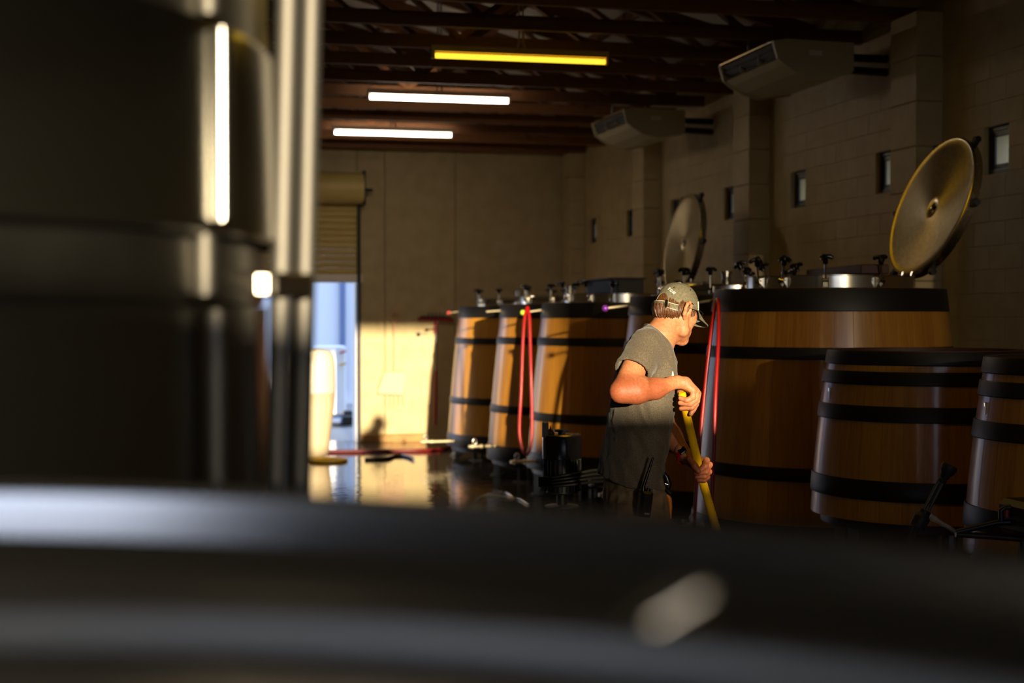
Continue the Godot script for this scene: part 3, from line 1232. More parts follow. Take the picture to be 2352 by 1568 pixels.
func neck_and_lid(o: Node3D, yt: float, open_tilt: float, list: Array, meshes: Array) -> void:
	var r := 0.5
	var tp := MB.new()
	tp.lathe([Vector2(0.49, yt - 0.012), Vector2(0.672, yt - 0.012), Vector2(0.68, yt - 0.006), Vector2(0.672, yt + 0.001), Vector2(0.49, yt + 0.001)], 48)
	part("top_plate", tp, M.hoop, o)
	var nk := MB.new()
	var nh := 0.078 if open_tilt >= 0 else 0.042
	nk.lathe([Vector2(r - 0.006, yt), Vector2(r, yt), Vector2(r, yt + nh - 0.006), Vector2(r + 0.008, yt + nh - 0.003), Vector2(r + 0.008, yt + nh), Vector2(r - 0.006, yt + nh), Vector2(r - 0.006, yt)], 64)
	part("neck", nk, M.steel_bright, o)
	var lid := MB.new()
	var R := 0.455 if open_tilt >= 0 else 0.5
	if open_tilt >= 0:
		# a shallow pan: dished face upward (+y), skirt and back below
		lid.lathe([Vector2(0.016, -0.03), Vector2(0.034, -0.03), Vector2(0.036, -0.022), Vector2(0.06, -0.016), Vector2(0.075, -0.016), Vector2(0.12, -0.022), Vector2(0.4, -0.002), Vector2(0.435, 0.0), Vector2(0.448, 0.004), Vector2(R, 0.0), Vector2(R, -0.006)], 72)
		var lo := part("lid", lid, M.lid, o)
		var hx := Vector3(r + 0.01, yt + nh - 0.02, 0)
		var tt := deg_to_rad(open_tilt)
		var n := Vector3(-cos(tt), sin(tt), 0)
		var rad := Vector3(sin(tt), cos(tt), 0)
		lo.transform = Transform3D(Basis(-rad, n, Vector3.FORWARD).orthonormalized(), hx + rad * (R + 0.035) - n * 0.0)
		if lo.transform.basis.determinant() < 0:
			lo.transform = Transform3D(Basis(-rad, n, Vector3.BACK).orthonormalized(), hx + rad * (R + 0.035))
		var sk := MB.new()
		sk.lathe([Vector2(R, -0.004), Vector2(R + 0.003, -0.008), Vector2(R + 0.003, -0.055), Vector2(R - 0.01, -0.062), Vector2(0.3, -0.085), Vector2(0.0, -0.1)], 64)
		part("skirt", sk, M.steel, lo)
		var pt := MB.new()
		pt.lathe([Vector2(0.0, -0.05), Vector2(0.016, -0.05), Vector2(0.018, -0.028), Vector2(0.012, -0.026)], 20)
		part("port", pt, M.black, lo)
		for k in 6:
			var a := TAU * (k + 0.5) / 6
			var lg := MB.new()
			var d := Vector3(cos(a), 0, sin(a))
			lg.box(d * (R + 0.025) + Vector3(0, -0.03, 0), Vector3(0.05, 0.03, 0.05), 0.006, Basis(Vector3.UP, -a))
			lg.tube([d * (R + 0.04) + Vector3(0, -0.03, -0.02), d * (R + 0.04) + Vector3(0, -0.03, 0.02)], 0.02, 10)
			part("lug", lg, M.dark, lo)
		var hg := MB.new()
		hg.tube([hx + Vector3(0, -0.005, -0.08), hx + Vector3(0, -0.005, 0.08)], 0.012, 10)
		for s in [-0.06, 0.06]:
			hg.bar(hx + Vector3(0, -0.005, s), hx + rad * 0.06 + Vector3(0, 0, s), 0.02, 0.012, 0.003)
			hg.bar(hx + Vector3(-0.02, -0.06, s), hx + Vector3(0, -0.005, s), 0.016, 0.012, 0.003)
		hg.tube([hx + Vector3(0.02, -0.05, 0.05), hx + Vector3(0.08, -0.07, 0.09), hx + Vector3(0.12, -0.075, 0.12)], 0.008, 8)
		part("hinge", hg, M.steel_bright, o)
	else:
		var ly := yt + nh
		lid.lathe([Vector2(0.0, ly + 0.075), Vector2(0.2, ly + 0.066), Vector2(0.42, ly + 0.045), Vector2(0.49, ly + 0.038), Vector2(R, ly + 0.03), Vector2(R + 0.002, ly + 0.002), Vector2(R - 0.02, ly + 0.001)], 64)
		var lo := part("lid", lid, M.steel_bright, o)
		var vp := MB.new()
		vp.tube([Vector3(0, ly + 0.06, 0), Vector3(0, ly + 0.13, 0)], 0.035, 16)
		vp.tube([Vector3(0, ly + 0.12, 0), Vector3(0, ly + 0.14, 0)], 0.045, 16)
		part("vent", vp, M.steel, lo)
	clamps(o, r + 0.004, yt + 0.035, list, meshes[0], meshes[1], meshes[2])

func fitting_meshes() -> Array:
	# black lobed knob on a bolt
	var kn := MB.new()
	kn.lathe([Vector2(0.0, 0.094), Vector2(0.012, 0.094), Vector2(0.015, 0.1), Vector2(0.017, 0.128), Vector2(0.02, 0.132), Vector2(0.016, 0.145), Vector2(0.0, 0.148)], 14)
	for k in 3:
		var a := TAU * k / 3 + 0.4
		var d := Vector3(cos(a), 0, sin(a))
		kn.tube([d * 0.006 + Vector3(0, 0.138, 0), d * 0.026 + Vector3(0, 0.136, 0), d * 0.04 + Vector3(0, 0.127, 0), d * 0.044 + Vector3(0, 0.122, 0)], [0.013, 0.013, 0.012, 0.006], 9)
	var bo := MB.new()
	bo.tube([Vector3(0, 0, 0), Vector3(0, 0.1, 0)], 0.0065, 10)
	bo.tube([Vector3(0, 0, -0.02), Vector3(0, 0, 0.02)], 0.011, 10)
	var br := MB.new()
	for s in [-0.017, 0.017]:
		br.prism(PackedVector2Array([Vector2(0, 0.03), Vector2(0.03, 0.026), Vector2(0.042, 0.014), Vector2(0.038, 0.0), Vector2(0.0, -0.03)]), 0.006, Transform3D(Basis.IDENTITY, Vector3(0, 0, s)))
	br.box(Vector3(0.003, 0, 0), Vector3(0.006, 0.06, 0.04), 0.002)
	return [kn.mesh(), bo.mesh(), br.mesh()]

func vats() -> void:
	var fm := fitting_meshes()
	var specs := [
		# D, x, bottom, rim, hoop2, hoop3, open tilt, label, ball colour, rod
		[16.95, 3.92, 0.13, 1.73, 1.335, 0.66, -1.0, "tall oak vat farthest away, standing beside the sunlit end wall", c8(214, 80, 76), 0.13],
		[14.68, 3.92, 0.19, 1.735, 1.375, 0.70, -1.0, "tall oak vat second from the far end, behind the hanging red hose", Color.BLACK, 0.16],
		[12.94, 3.92, 0.27, 1.735, 1.394, 0.735, 9.0, "tall oak vat with a broad sunlit strip and a raised steel lid", c8(176, 210, 60), 0.19],
		[10.28, 3.92, 0.28, 1.76, 1.40, 0.73, -1.0, "tall oak vat half hidden behind the worker, its steel lid closed", c8(96, 30, 130), 0.2],
		[8.54, 3.92, 0.28, 1.78, 1.405, 0.72, 20.0, "big oak vat directly right of the worker, under the large raised lid", c8(190, 30, 40), 0.24],
	]
	var clamp_sets := [
		[[-60.0, 4.0, 0.0], [-25.0, 2.0, 0.0], [10.0, 0.0, 0.0], [40.0, 0.0, 0.0], [75.0, 2.0, 0.0], [130.0, 0.0, 0.0], [180.0, 0.0, 0.0], [-120.0, 0.0, 0.0]],
		[[-55.0, 2.0, 0.0], [-20.0, 0.0, 0.0], [5.0, 3.0, 0.0], [22.0, 8.0, 0.0], [60.0, 0.0, 0.0], [125.0, 0.0, 0.0], [180.0, 0.0, 0.0], [-125.0, 0.0, 0.0]],
		[[-62.0, 20.0, 0.0], [-30.0, 12.0, 10.0], [-8.0, 25.0, -14.0], [38.0, 16.0, 0.0], [70.0, 10.0, 0.0], [-135.0, 20.0, 0.0], [-170.0, 20.0, 0.0]],
		[[-60.0, 3.0, 0.0], [-33.0, 2.0, 0.0], [-12.0, 0.0, 0.0], [14.0, 0.0, 0.0], [62.0, 0.0, 0.0], [-110.0, 0.0, 0.0], [-150.0, 0.0, 0.0], [160.0, 0.0, 0.0], [125.0, 0.0, 0.0]],
		[[-50.0, 18.0, -16.0], [-30.0, 14.0, -16.0], [-2.0, 12.0, 0.0], [34.0, 14.0, 12.0], [-110.0, 26.0, 0.0], [-135.0, 30.0, 0.0], [-160.0, 30.0, 0.0]],
	]
	for k in 5:
		var s: Array = specs[k]
		var c := w3(s[1], 0, s[0])
		var o := make_vat("oak_vat", s[7], "tall oak vats along the block wall", c, s[2], s[3], 0.832, 0.687, [[s[3] - 0.135, s[3] - 0.001], [s[4] - 0.035, s[4] + 0.035], [s[5] - 0.038, s[5] + 0.038], [s[2] + 0.002, s[2] + 0.15]], 40, 100 + k)
		stand(o, 0.832, s[2], 6)
		neck_and_lid(o, s[3], s[6], clamp_sets[k], fm)
		# level rod with a ball, out to the left of the rim
		var a := cam_angle(c, -84.0)
		var p := Vector3(cos(a) * 0.69, s[3] - 0.062, sin(a) * 0.69)
		var q := p + Vector3(-s[9], -0.012 - 0.012 * (k / 2), 0.02)
		var rm := MB.new()
		rm.tube([p + (p - q) * 0.15, q], 0.0085, 10)
		var ro := part("level_rod", rm, M.rod, o)
		if k != 1:
			var bm := MB.new()
			bm.ball(q, 0.024)
			part("ball", bm, std(s[8], 0.3), ro)
		# drain pipe with a valve low on the left
		var f := Vector3(cos(cam_angle(c, -62.0)), 0, sin(cam_angle(c, -62.0)))
		var dy: float = [0.2, 0.335, 0.345, 0.36, 0.36][k]
		var e0: Vector3 = f * 0.8 + Vector3(0, dy, 0)
		var ln: float = [0.42, 0.3, 0.26, 0.2, 0.16][k]
		var e1 := e0 + Vector3(-ln, 0, 0.02)
		var dp := MB.new()
		if k == 0:
			dp.tube([e1, e0 - Vector3(0.03, 0, 0), e0 + Vector3(0.01, 0.02, 0), e0 + Vector3(0.02, 0.07, 0)], 0.0145, 12)
		else:
			dp.tube([e1, e0 + Vector3(0.02, 0, 0)], 0.0145, 12)
		for t in [0.03, 0.12]:
			dp.tube([e1 + Vector3(t, 0, 0), e1 + Vector3(t + 0.015, 0, 0)], 0.023, 14)
		var dpo := part("drain_pipe", dp, M.rod, o)
		var vh := MB.new()
		var vc := e1 + Vector3(0.06, 0.045, 0)
		var ring := []
		for j in 17:
			ring.append(vc + Vector3(cos(TAU * j / 16) * 0.02, sin(TAU * j / 16) * 0.03, 0))
		vh.tube(ring, 0.006, 8, false)
		vh.tube([e1 + Vector3(0.06, 0, 0), vc - Vector3(0, 0.02, 0)], 0.008, 8)
		part("valve", vh, M.steel_bright, dpo)
	# two lower tubs in front
	for k in 2:
		var c := w3([3.73, 3.81][k], 0, [6.96, 5.57][k])
		var o := make_vat("oak_tub", ["low oak tub with four black hoops in front of the largest vat", "low oak tub at the right edge of the picture, nearest the camera"][k], "low oak tubs beside the tall vats", c, 0.63, 1.45, 0.575, 0.485, [[1.38, 1.447], [1.285, 1.35], [1.11, 1.185], [0.735, 0.83]], 32, 200 + k)
		stand(o, 0.575, 0.63, 5)
		var a := cam_angle(c, -66.0)
		var pm := MB.new()
		var rr := 0.513
		pm.box(Vector3(cos(a) * rr, 1.235, sin(a) * rr), Vector3(0.006, 0.05, 0.03), 0.002, Basis(Vector3.UP, -a))
		pm.box(Vector3(cos(a - 0.04) * (rr + 0.003), 1.235, sin(a - 0.04) * (rr + 0.003)), Vector3(0.016, 0.05, 0.006), 0.002, Basis(Vector3.UP, -a))
		part("tag_plate", pm, M.steel_bright, o)
		var rim := MB.new()
		rim.lathe([Vector2(0.44, 1.43), Vector2(0.44, 1.4505), Vector2(0.488, 1.4505), Vector2(0.488, 1.447)], 48)
		part("rim", rim, M.dboard, o)
	# plank across the open neck of the largest vat, trough across the far open one
	var pk := base("plank", w3(3.92, 1.8605, 8.54))
	tag(pk, "dark reddish plank lying across the open top of the largest vat", "plank")
	var pb := MB.new()
	pb.box(Vector3(0.11, 0.03, 0.0), Vector3(0.17, 0.056, 1.02), 0.006, Basis(Vector3.UP, -0.106))
	part("board", pb, M.dboard, pk)
	var tr := base("trough", w3(3.92, 1.8145, 12.94))
	tag(tr, "dark olive plastic trough resting across the open far vat", "trough")
	var tm := MB.new()
	var tx := -0.06
	tm.box(Vector3(tx, 0.005, 0), Vector3(0.22, 0.008, 1.02), 0.003)
	for s in [-1.0, 1.0]:
		tm.box(Vector3(tx + s * 0.115, 0.06, 0), Vector3(0.01, 0.12, 1.02), 0.003)
		tm.box(Vector3(tx, 0.06, s * 0.51), Vector3(0.22, 0.12, 0.01), 0.003)
	part("body", tm, M.dark, tr)
	var tl := MB.new()
	tl.box(Vector3(tx - 0.03, 0.127, 0), Vector3(0.34, 0.014, 1.06), 0.004)
	part("lid", tl, M.dark, tr)
	# red hoses looped over the rods
	var h1 := []
	for q in [[1211, 705, 12.95], [1205, 730, 12.9], [1201, 790, 12.85], [1197, 900, 12.8], [1193, 980, 12.8], [1196, 1015, 12.8], [1202, 1037, 12.8], [1209, 1044, 12.8], [1216, 1035, 12.8], [1221, 1005, 12.8], [1222, 960, 12.8], [1220, 870, 12.8], [1218, 790, 12.85], [1216, 730, 12.9], [1212, 705, 12.95]]:
		h1.append(spot(q[0], q[1], q[2]))
	red_hose(h1, "red hose looped over the rod with the green ball")
	var h2 := []
	for q in [[1589, 1300, 8.6], [1597, 1160, 8.6], [1603, 1080, 8.62], [1611, 980, 8.64], [1622, 870, 8.68], [1633, 770, 8.72], [1643, 700, 8.8], [1646, 688, 8.85], [1650, 698, 8.75], [1650, 780, 8.6], [1644, 900, 8.5], [1639, 1050, 8.45], [1633, 1180, 8.4], [1628, 1300, 8.4]]:
		h2.append(spot(q[0], q[1], q[2]))
	red_hose(h2, "long red hose hanging beside the largest vat behind the worker", 0.011)

func red_hose(pts: Array, label: String, r := 0.0135) -> void:
	var cv := Curve3D.new()
	for i in pts.size():
		var tg: Vector3 = (pts[mini(i + 1, pts.size() - 1)] - pts[maxi(i - 1, 0)]) / 6.0
		cv.add_point(pts[i], -tg, tg)
	cv.bake_interval = 0.03
	var mb := MB.new()
	mb.tube(Array(cv.get_baked_points()), r, 10)
	tag(part("hose", mb, M.red_hose, self), label, "hose")

# ---------------------------------------------------------------- steel tanks near the camera
func near_tanks() -> void:
	# tall tank on the left
	var c := w3(-0.675, 0, 2.104)
	var o := base("wine_tank", c)
	tag(o, "tall stainless tank filling the left of the picture, out of focus", "tank")
	var R := 0.8
	var b := MB.new()
	b.lathe([Vector2(0.0, 0.42), Vector2(R - 0.06, 0.5), Vector2(R - 0.012, 0.54), Vector2(R - 0.006, 1.43), Vector2(R - 0.006, 1.632)], 96)
	part("lower_shell", b, M.tank, o).position = Vector3(0.008, 0, 0)
	var b2 := MB.new()
	b2.lathe([Vector2(R - 0.01, 1.632), Vector2(R + 0.002, 1.634), Vector2(R + 0.005, 1.64), Vector2(R + 0.003, 1.705), Vector2(R - 0.004, 1.711), Vector2(R - 0.01, 1.712)], 96)
	part("band", b2, M.tank, o).position = Vector3(-0.006, 0, 0)
	var b3 := MB.new()
	b3.lathe([Vector2(R - 0.008, 1.712), Vector2(R, 1.716), Vector2(R, 1.94), Vector2(R - 0.004, 1.95)], 96)
	part("middle_shell", b3, M.tank_polished, o).position = Vector3(0.022, 0, 0)
	var b4 := MB.new()
	b4.lathe([Vector2(R - 0.004, 1.95), Vector2(R + 0.003, 1.954), Vector2(R + 0.003, 2.9), Vector2(R - 0.05, 2.96), Vector2(0.0, 3.2)], 96)
	part("upper_shell", b4, M.tank, o)
	for k in 4:
		var a := TAU * (k + 0.5) / 4
		var lg := MB.new()
		lg.tube([Vector3(cos(a) * 0.68, 0, sin(a) * 0.68), Vector3(cos(a) * 0.68, 0.56, sin(a) * 0.68)], 0.04, 14)
		lg.lathe([Vector2(0, 0), Vector2(0.07, 0), Vector2(0.07, 0.012), Vector2(0.04, 0.02)], 14, Transform3D(Basis.IDENTITY, Vector3(cos(a) * 0.68, 0, sin(a) * 0.68)))
		part("leg", lg, M.steel, o)
	# riser pipes at its right edge, leaning a little
	for e in [[653.0, 1.93, 0.0155], [706.0, 1.99, 0.0145]]:
		var pm := MB.new()
		var pc := spot(e[0], 500, e[1])
		var p0 := Vector3(pc.x - 0.045, 0.02, pc.z) - c
		var p1 := Vector3(pc.x + 0.020, 2.6, pc.z) - c
		pm.tube([p0, p1], e[2], 20)
		part("riser_pipe", pm, M.pipe_satin, o)
	# jacket feed line up its front, jointed at the seams
	for s in [[1.955, 2.6, 482.0, M.pipe_satin], [1.724, 1.945, 512.0, M.tank_polished], [1.64, 1.715, 472.0, M.pipe_satin], [0.6, 1.63, 498.0, M.pipe_satin]]:
		var fm := MB.new()
		var pf := spot(s[2], 725, 1.69)
		var ps := Vector3(pf.x, 0, pf.z) - c
		fm.tube([ps + Vector3(0, s[0] + 0.003, 0), ps + Vector3(0, s[0] + 0.008, 0), ps + Vector3(0, s[1] - 0.008, 0), ps + Vector3(0, s[1] - 0.003, 0)], [0.008, 0.0115, 0.0115, 0.008], 20)
		part("feed_line", fm, s[3], o)
	for y in [1.66, 1.2, 2.3]:
		var br := MB.new()
		br.bar(w3(0.10, y, 1.93) - c, w3(0.15, y, 1.93) - c, 0.02, 0.03, 0.004)
		br.bar(w3(0.12, y, 1.885) - c, w3(0.175, y, 1.965) - c, 0.012, 0.03, 0.003)
		part("pipe_bracket", br, M.steel, o)
	# flat topped tank under the lens
	var cb := Basis(Vector3.UP, deg_to_rad(-YAW))
	var ctr := cb * Vector3(-0.50, 0, 0.03)
	var t := base("round_tank", Vector3(ctr.x, 0, ctr.z))
	tag(t, "low stainless tank whose blurred top fills the bottom of the picture", "tank")
	var RT := 1.12
	var sh := MB.new()
	sh.lathe([Vector2(0.0, 0.36), Vector2(RT - 0.04, 0.42), Vector2(RT - 0.006, 0.46), Vector2(RT - 0.006, 1.47)], 120)
	part("shell", sh, M.tank_top, t)
	var rim := MB.new()
	rim.lathe([Vector2(RT - 0.008, 1.45), Vector2(RT, 1.46), Vector2(RT, 1.494), Vector2(RT - 0.003, 1.499), Vector2(RT - 0.008, 1.5), Vector2(RT - 0.012, 1.4975), Vector2(RT - 0.0155, 1.494), Vector2(RT - 0.016, 1.4905), Vector2(RT - 0.01608, 1.4895), Vector2(RT - 0.0185, 1.46)], 120)
	part("collar", rim, M.tank_top, t)
	var top := MB.new()
	top.lathe([Vector2(RT - 0.02, 1.464), Vector2(RT - 0.05, 1.45), Vector2(RT - 0.16, 1.455), Vector2(RT - 0.4, 1.463), Vector2(0.0, 1.468)], 120)
	part("dished_top", top, M.lid_matte, t)
	# the round manway sits off centre on the top
	var ri := 0.61
	var mo := Transform3D(Basis.IDENTITY, cb * Vector3(-0.2, 0, 0.0) - Vector3(ctr.x, 0, ctr.z))
	var nk := MB.new()
	nk.lathe([Vector2(ri + 0.03, 1.455), Vector2(ri + 0.012, 1.464), Vector2(ri + 0.008, 1.485), Vector2(ri + 0.008, 1.5), Vector2(ri + 0.003, 1.505), Vector2(ri - 0.003, 1.503), Vector2(ri - 0.0055, 1.5), Vector2(ri - 0.006, 1.498), Vector2(ri - 0.0061, 1.4975), Vector2(ri - 0.0072, 1.488), Vector2(ri - 0.01, 1.485)], 120, mo)
	part("manway_ring", nk, M.lid_matte, t)
	var ld := MB.new()
	ld.lathe([Vector2(ri - 0.009, 1.485), Vector2(ri - 0.02, 1.484), Vector2(ri - 0.14, 1.501), Vector2(ri - 0.2, 1.506), Vector2(0.0, 1.51)], 120, mo)
	part("manway_lid", ld, M.lid_matte, t)
	for k in 4:
		var a := TAU * (k + 0.5) / 4
		var lg := MB.new()
		lg.tube([Vector3(cos(a) * 0.98, 0, sin(a) * 0.98), Vector3(cos(a) * 0.98, 0.45, sin(a) * 0.98)], 0.04, 14)
		part("leg", lg, M.steel, t)
	# toggle clamp on the ring
	var p := spot(1526, 1412, 0.57)
	var cl := kid("toggle_clamp", t)
	var q := Vector3(p.x, 0, p.z) - Vector3(ctr.x, 0, ctr.z)
	cl.position = q
	var bm := MB.new()
	bm.box(Vector3(0, 1.494, 0.002), Vector3(0.03, 0.02, 0.03), 0.004)
	inst("bracket", bm.mesh(), M.steel, cl)
	var hd := MB.new()
	var hx := cb * Vector3(1, 0, 0)
	var hz := cb * Vector3(0, 0, 1)
	var pc := Vector3(0, p.y, 0)
	hd.tube([pc - hx * 0.016 - Vector3(0, 0.009, 0) + hz * 0.004, pc - hx * 0.009 - Vector3(0, 0.005, 0) + hz * 0.004, pc + hx * 0.009 + Vector3(0, 0.005, 0), pc + hx * 0.016 + Vector3(0, 0.009, 0)], [0.003, 0.0065, 0.0065, 0.003], 14)
	inst("handle", hd.mesh(), M.steel, cl)

# ---------------------------------------------------------------- tools on the far wall, things in the doorway
func far_wall_tools() -> void:
	var z := -(FAR_D - 0.06)
	var px := func(u: float, vv: float) -> Vector3:
		# point in the plane just before the far wall seen at that pixel
		var a := spot(u, vv, 1.0) - Vector3(0, EYE, 0)
		return Vector3(0, EYE, 0) + a * (z / a.z)
	# white shovel
	var s := base("shovel", Vector3(px.call(905, 740).x, 0, z))
	tag(s, "white plastic shovel hanging blade down on the sunlit wall", "shovel")
	var at := func(u: float, vv: float, dz := 0.0) -> Vector3:
		return px.call(u, vv) - s.position + Vector3(0, 0, dz)
	var sh := MB.new()
	sh.tube([at.call(905, 740), at.call(906, 800), at.call(905, 858, 0.01)], 0.014, 10)
	part("shaft", sh, M.shovel, s)
	var gp := MB.new()
	var ring := []
	var gc: Vector3 = at.call(907, 725)
	for j in 21:
		ring.append(gc + Vector3(cos(TAU * j / 20) * 0.058, sin(TAU * j / 20) * 0.066, 0))
	gp.tube(ring, 0.014, 10, false)
	part("grip", gp, M.shovel, s)
	var bl := MB.new()
	var outl := PackedVector2Array()
	for e in [[884, 853], [925, 853], [930, 862], [928, 880], [922, 906], [866, 903], [868, 892], [878, 866]]:
		var q: Vector3 = at.call(e[0], e[1])
		outl.append(Vector2(q.x, q.y))
	bl.prism(outl, 0.02, Transform3D(Basis.IDENTITY, Vector3(0, 0, 0.04)))
	bl.tube([at.call(866, 903, 0.05), at.call(922, 906, 0.05)], 0.012, 8)
	bl.tube([at.call(868, 892, 0.05), at.call(878, 866, 0.05), at.call(884, 853, 0.05)], 0.012, 8)
	bl.tube([at.call(884, 853, 0.05), at.call(925, 853, 0.05)], 0.012, 8)
	part("blade", bl, M.shovel, s)
	# fork behind it
	var f := base("fork", Vector3(px.call(905, 900).x, 0, z + 0.0))
	tag(f, "beige plastic fork with five prongs hanging behind the white shovel", "fork")
	var fa := func(u: float, vv: float, dz := 0.0) -> Vector3:
		return px.call(u, vv) - f.position + Vector3(0, 0, dz)
	var hd := MB.new()
	hd.tube([fa.call(884, 900, 0.0), fa.call(928, 900, 0.0)], 0.016, 8)
	hd.tube([fa.call(926, 900, 0.0), fa.call(927, 850, -0.01)], 0.014, 8)
	part("head", hd, M.shovel, f)
	for k in 5:
		var pm := MB.new()
		var u := 885.0 + k * 10.0
		pm.tube([fa.call(u, 900), fa.call(u + 1, 918, 0.015), fa.call(u, 932, 0.02)], [0.009, 0.008, 0.004], 8)
		part("prong", pm, M.shovel, f)
	# red squeegee, upside down
	var g := base("squeegee", Vector3(px.call(1000, 740).x, 0, z))
	tag(g, "red squeegee broom hanging head up on the end wall", "squeegee")
	var ga := func(u: float, vv: float, dz := 0.0) -> Vector3:
		return px.call(u, vv) - g.position + Vector3(0, 0, dz)
	var gh := MB.new()
	gh.bar(ga.call(959, 733), ga.call(1042, 734), 0.04, 0.04, 0.008)
	part("head", gh, M.red, g)
	var gb := MB.new()
	for k in 5:
		var u := 984.0 + k * 8.5
		gb.tube([ga.call(u, 731), ga.call(u + 1, 718)], 0.008, 6)
	gb.bar(ga.call(965, 728), ga.call(1036, 729), 0.012, 0.03, 0.002)
	part("rubber_blade", gb, M.dark, g)
	for e in [[738, 765, 0.02, "collar", M.red], [765, 852, 0.013, "shaft", M.galv], [852, 975, 0.017, "grip", M.red]]:
		var m := MB.new()
		m.tube([ga.call(1001, e[0]), ga.call(1000, e[1])], e[2], 10)
		part(e[3], m, e[4], g)
	# switch and sleeper
	var sw := base("light_switch", px.call(962, 768) + Vector3(0, 0, -0.04))
	tag(sw, "tiny dark switch on the sunlit wall with a short conduit", "switch")
	var sm := MB.new()
	sm.box(Vector3(0, 0, 0.0), Vector3(0.045, 0.05, 0.04), 0.006)
	part("body", sm, M.dark, sw)
	var cm := MB.new()
	cm.tube([Vector3(0.02, 0.0, -0.005), Vector3(0.12, 0.004, -0.005)], 0.007, 8)
	part("conduit", cm, M.galv, sw)
	var sl := base("timber_sleeper", w3((px.call(827, 1010).x + 3.18) * 0.5, 0, FAR_D - 0.06))
	tag(sl, "yellowish timber sleeper on the floor along the sunlit wall", "timber")
	var ls := MB.new()
	ls.box(Vector3(0, 0.05, 0), Vector3(3.18 - px.call(827, 1010).x, 0.1, 0.1), 0.006)
	part("beam", ls, M.board, sl)
	# white vessel before the doorway
	var vc := spot(712, 900, 17.2)
	var v := base("plastic_vessel", Vector3(vc.x, 0, vc.z))
	tag(v, "tall round shouldered white vessel in the doorway beside the steel pipes", "vessel")
	var up := MB.new()
	up.lathe([Vector2(0.288, 0.745), Vector2(0.285, 1.06), Vector2(0.27, 1.16), Vector2(0.225, 1.22), Vector2(0.14, 1.245), Vector2(0.0, 1.25)], 48)
	part("upper_body", up, M.white_plastic, v)
	var lw := MB.new()
	lw.lathe([Vector2(0.0, 0.02), Vector2(0.19, 0.02), Vector2(0.215, 0.06), Vector2(0.245, 0.35), Vector2(0.28, 0.6), Vector2(0.285, 0.74), Vector2(0.288, 0.745)], 48)
	part("lower_body", lw, M.beige, v)
	var ft := MB.new()
	ft.lathe([Vector2(0.0, 0.0), Vector2(0.17, 0.0), Vector2(0.17, 0.025), Vector2(0.0, 0.025)], 32)
	part("foot", ft, M.dark, v)

func floor_point(u: float, vv: float, h := 0.0) -> Vector3:
	var a := spot(u, vv, 1.0) - Vector3(0, EYE, 0)
	return Vector3(0, EYE, 0) + a * ((h - EYE) / a.y)

func hose_on_floor(called: String, px: Array, r: float, mat: Material, label: String, cat: String) -> Node3D:
	var cv := Curve3D.new()
	var pts := []
	for q in px:
		pts.append(floor_point(q[0], q[1], r + (q[2] if q.size() > 2 else 0.0)))
	for i in pts.size():
		var tg: Vector3 = (pts[mini(i + 1, pts.size() - 1)] - pts[maxi(i - 1, 0)]) / 6.0
		cv.add_point(pts[i], -tg, tg)
	cv.bake_interval = 0.04
	var mb := MB.new()
	mb.tube(Array(cv.get_baked_points()), r, 10)
	return tag(part(called, mb, mat, self), label, cat)

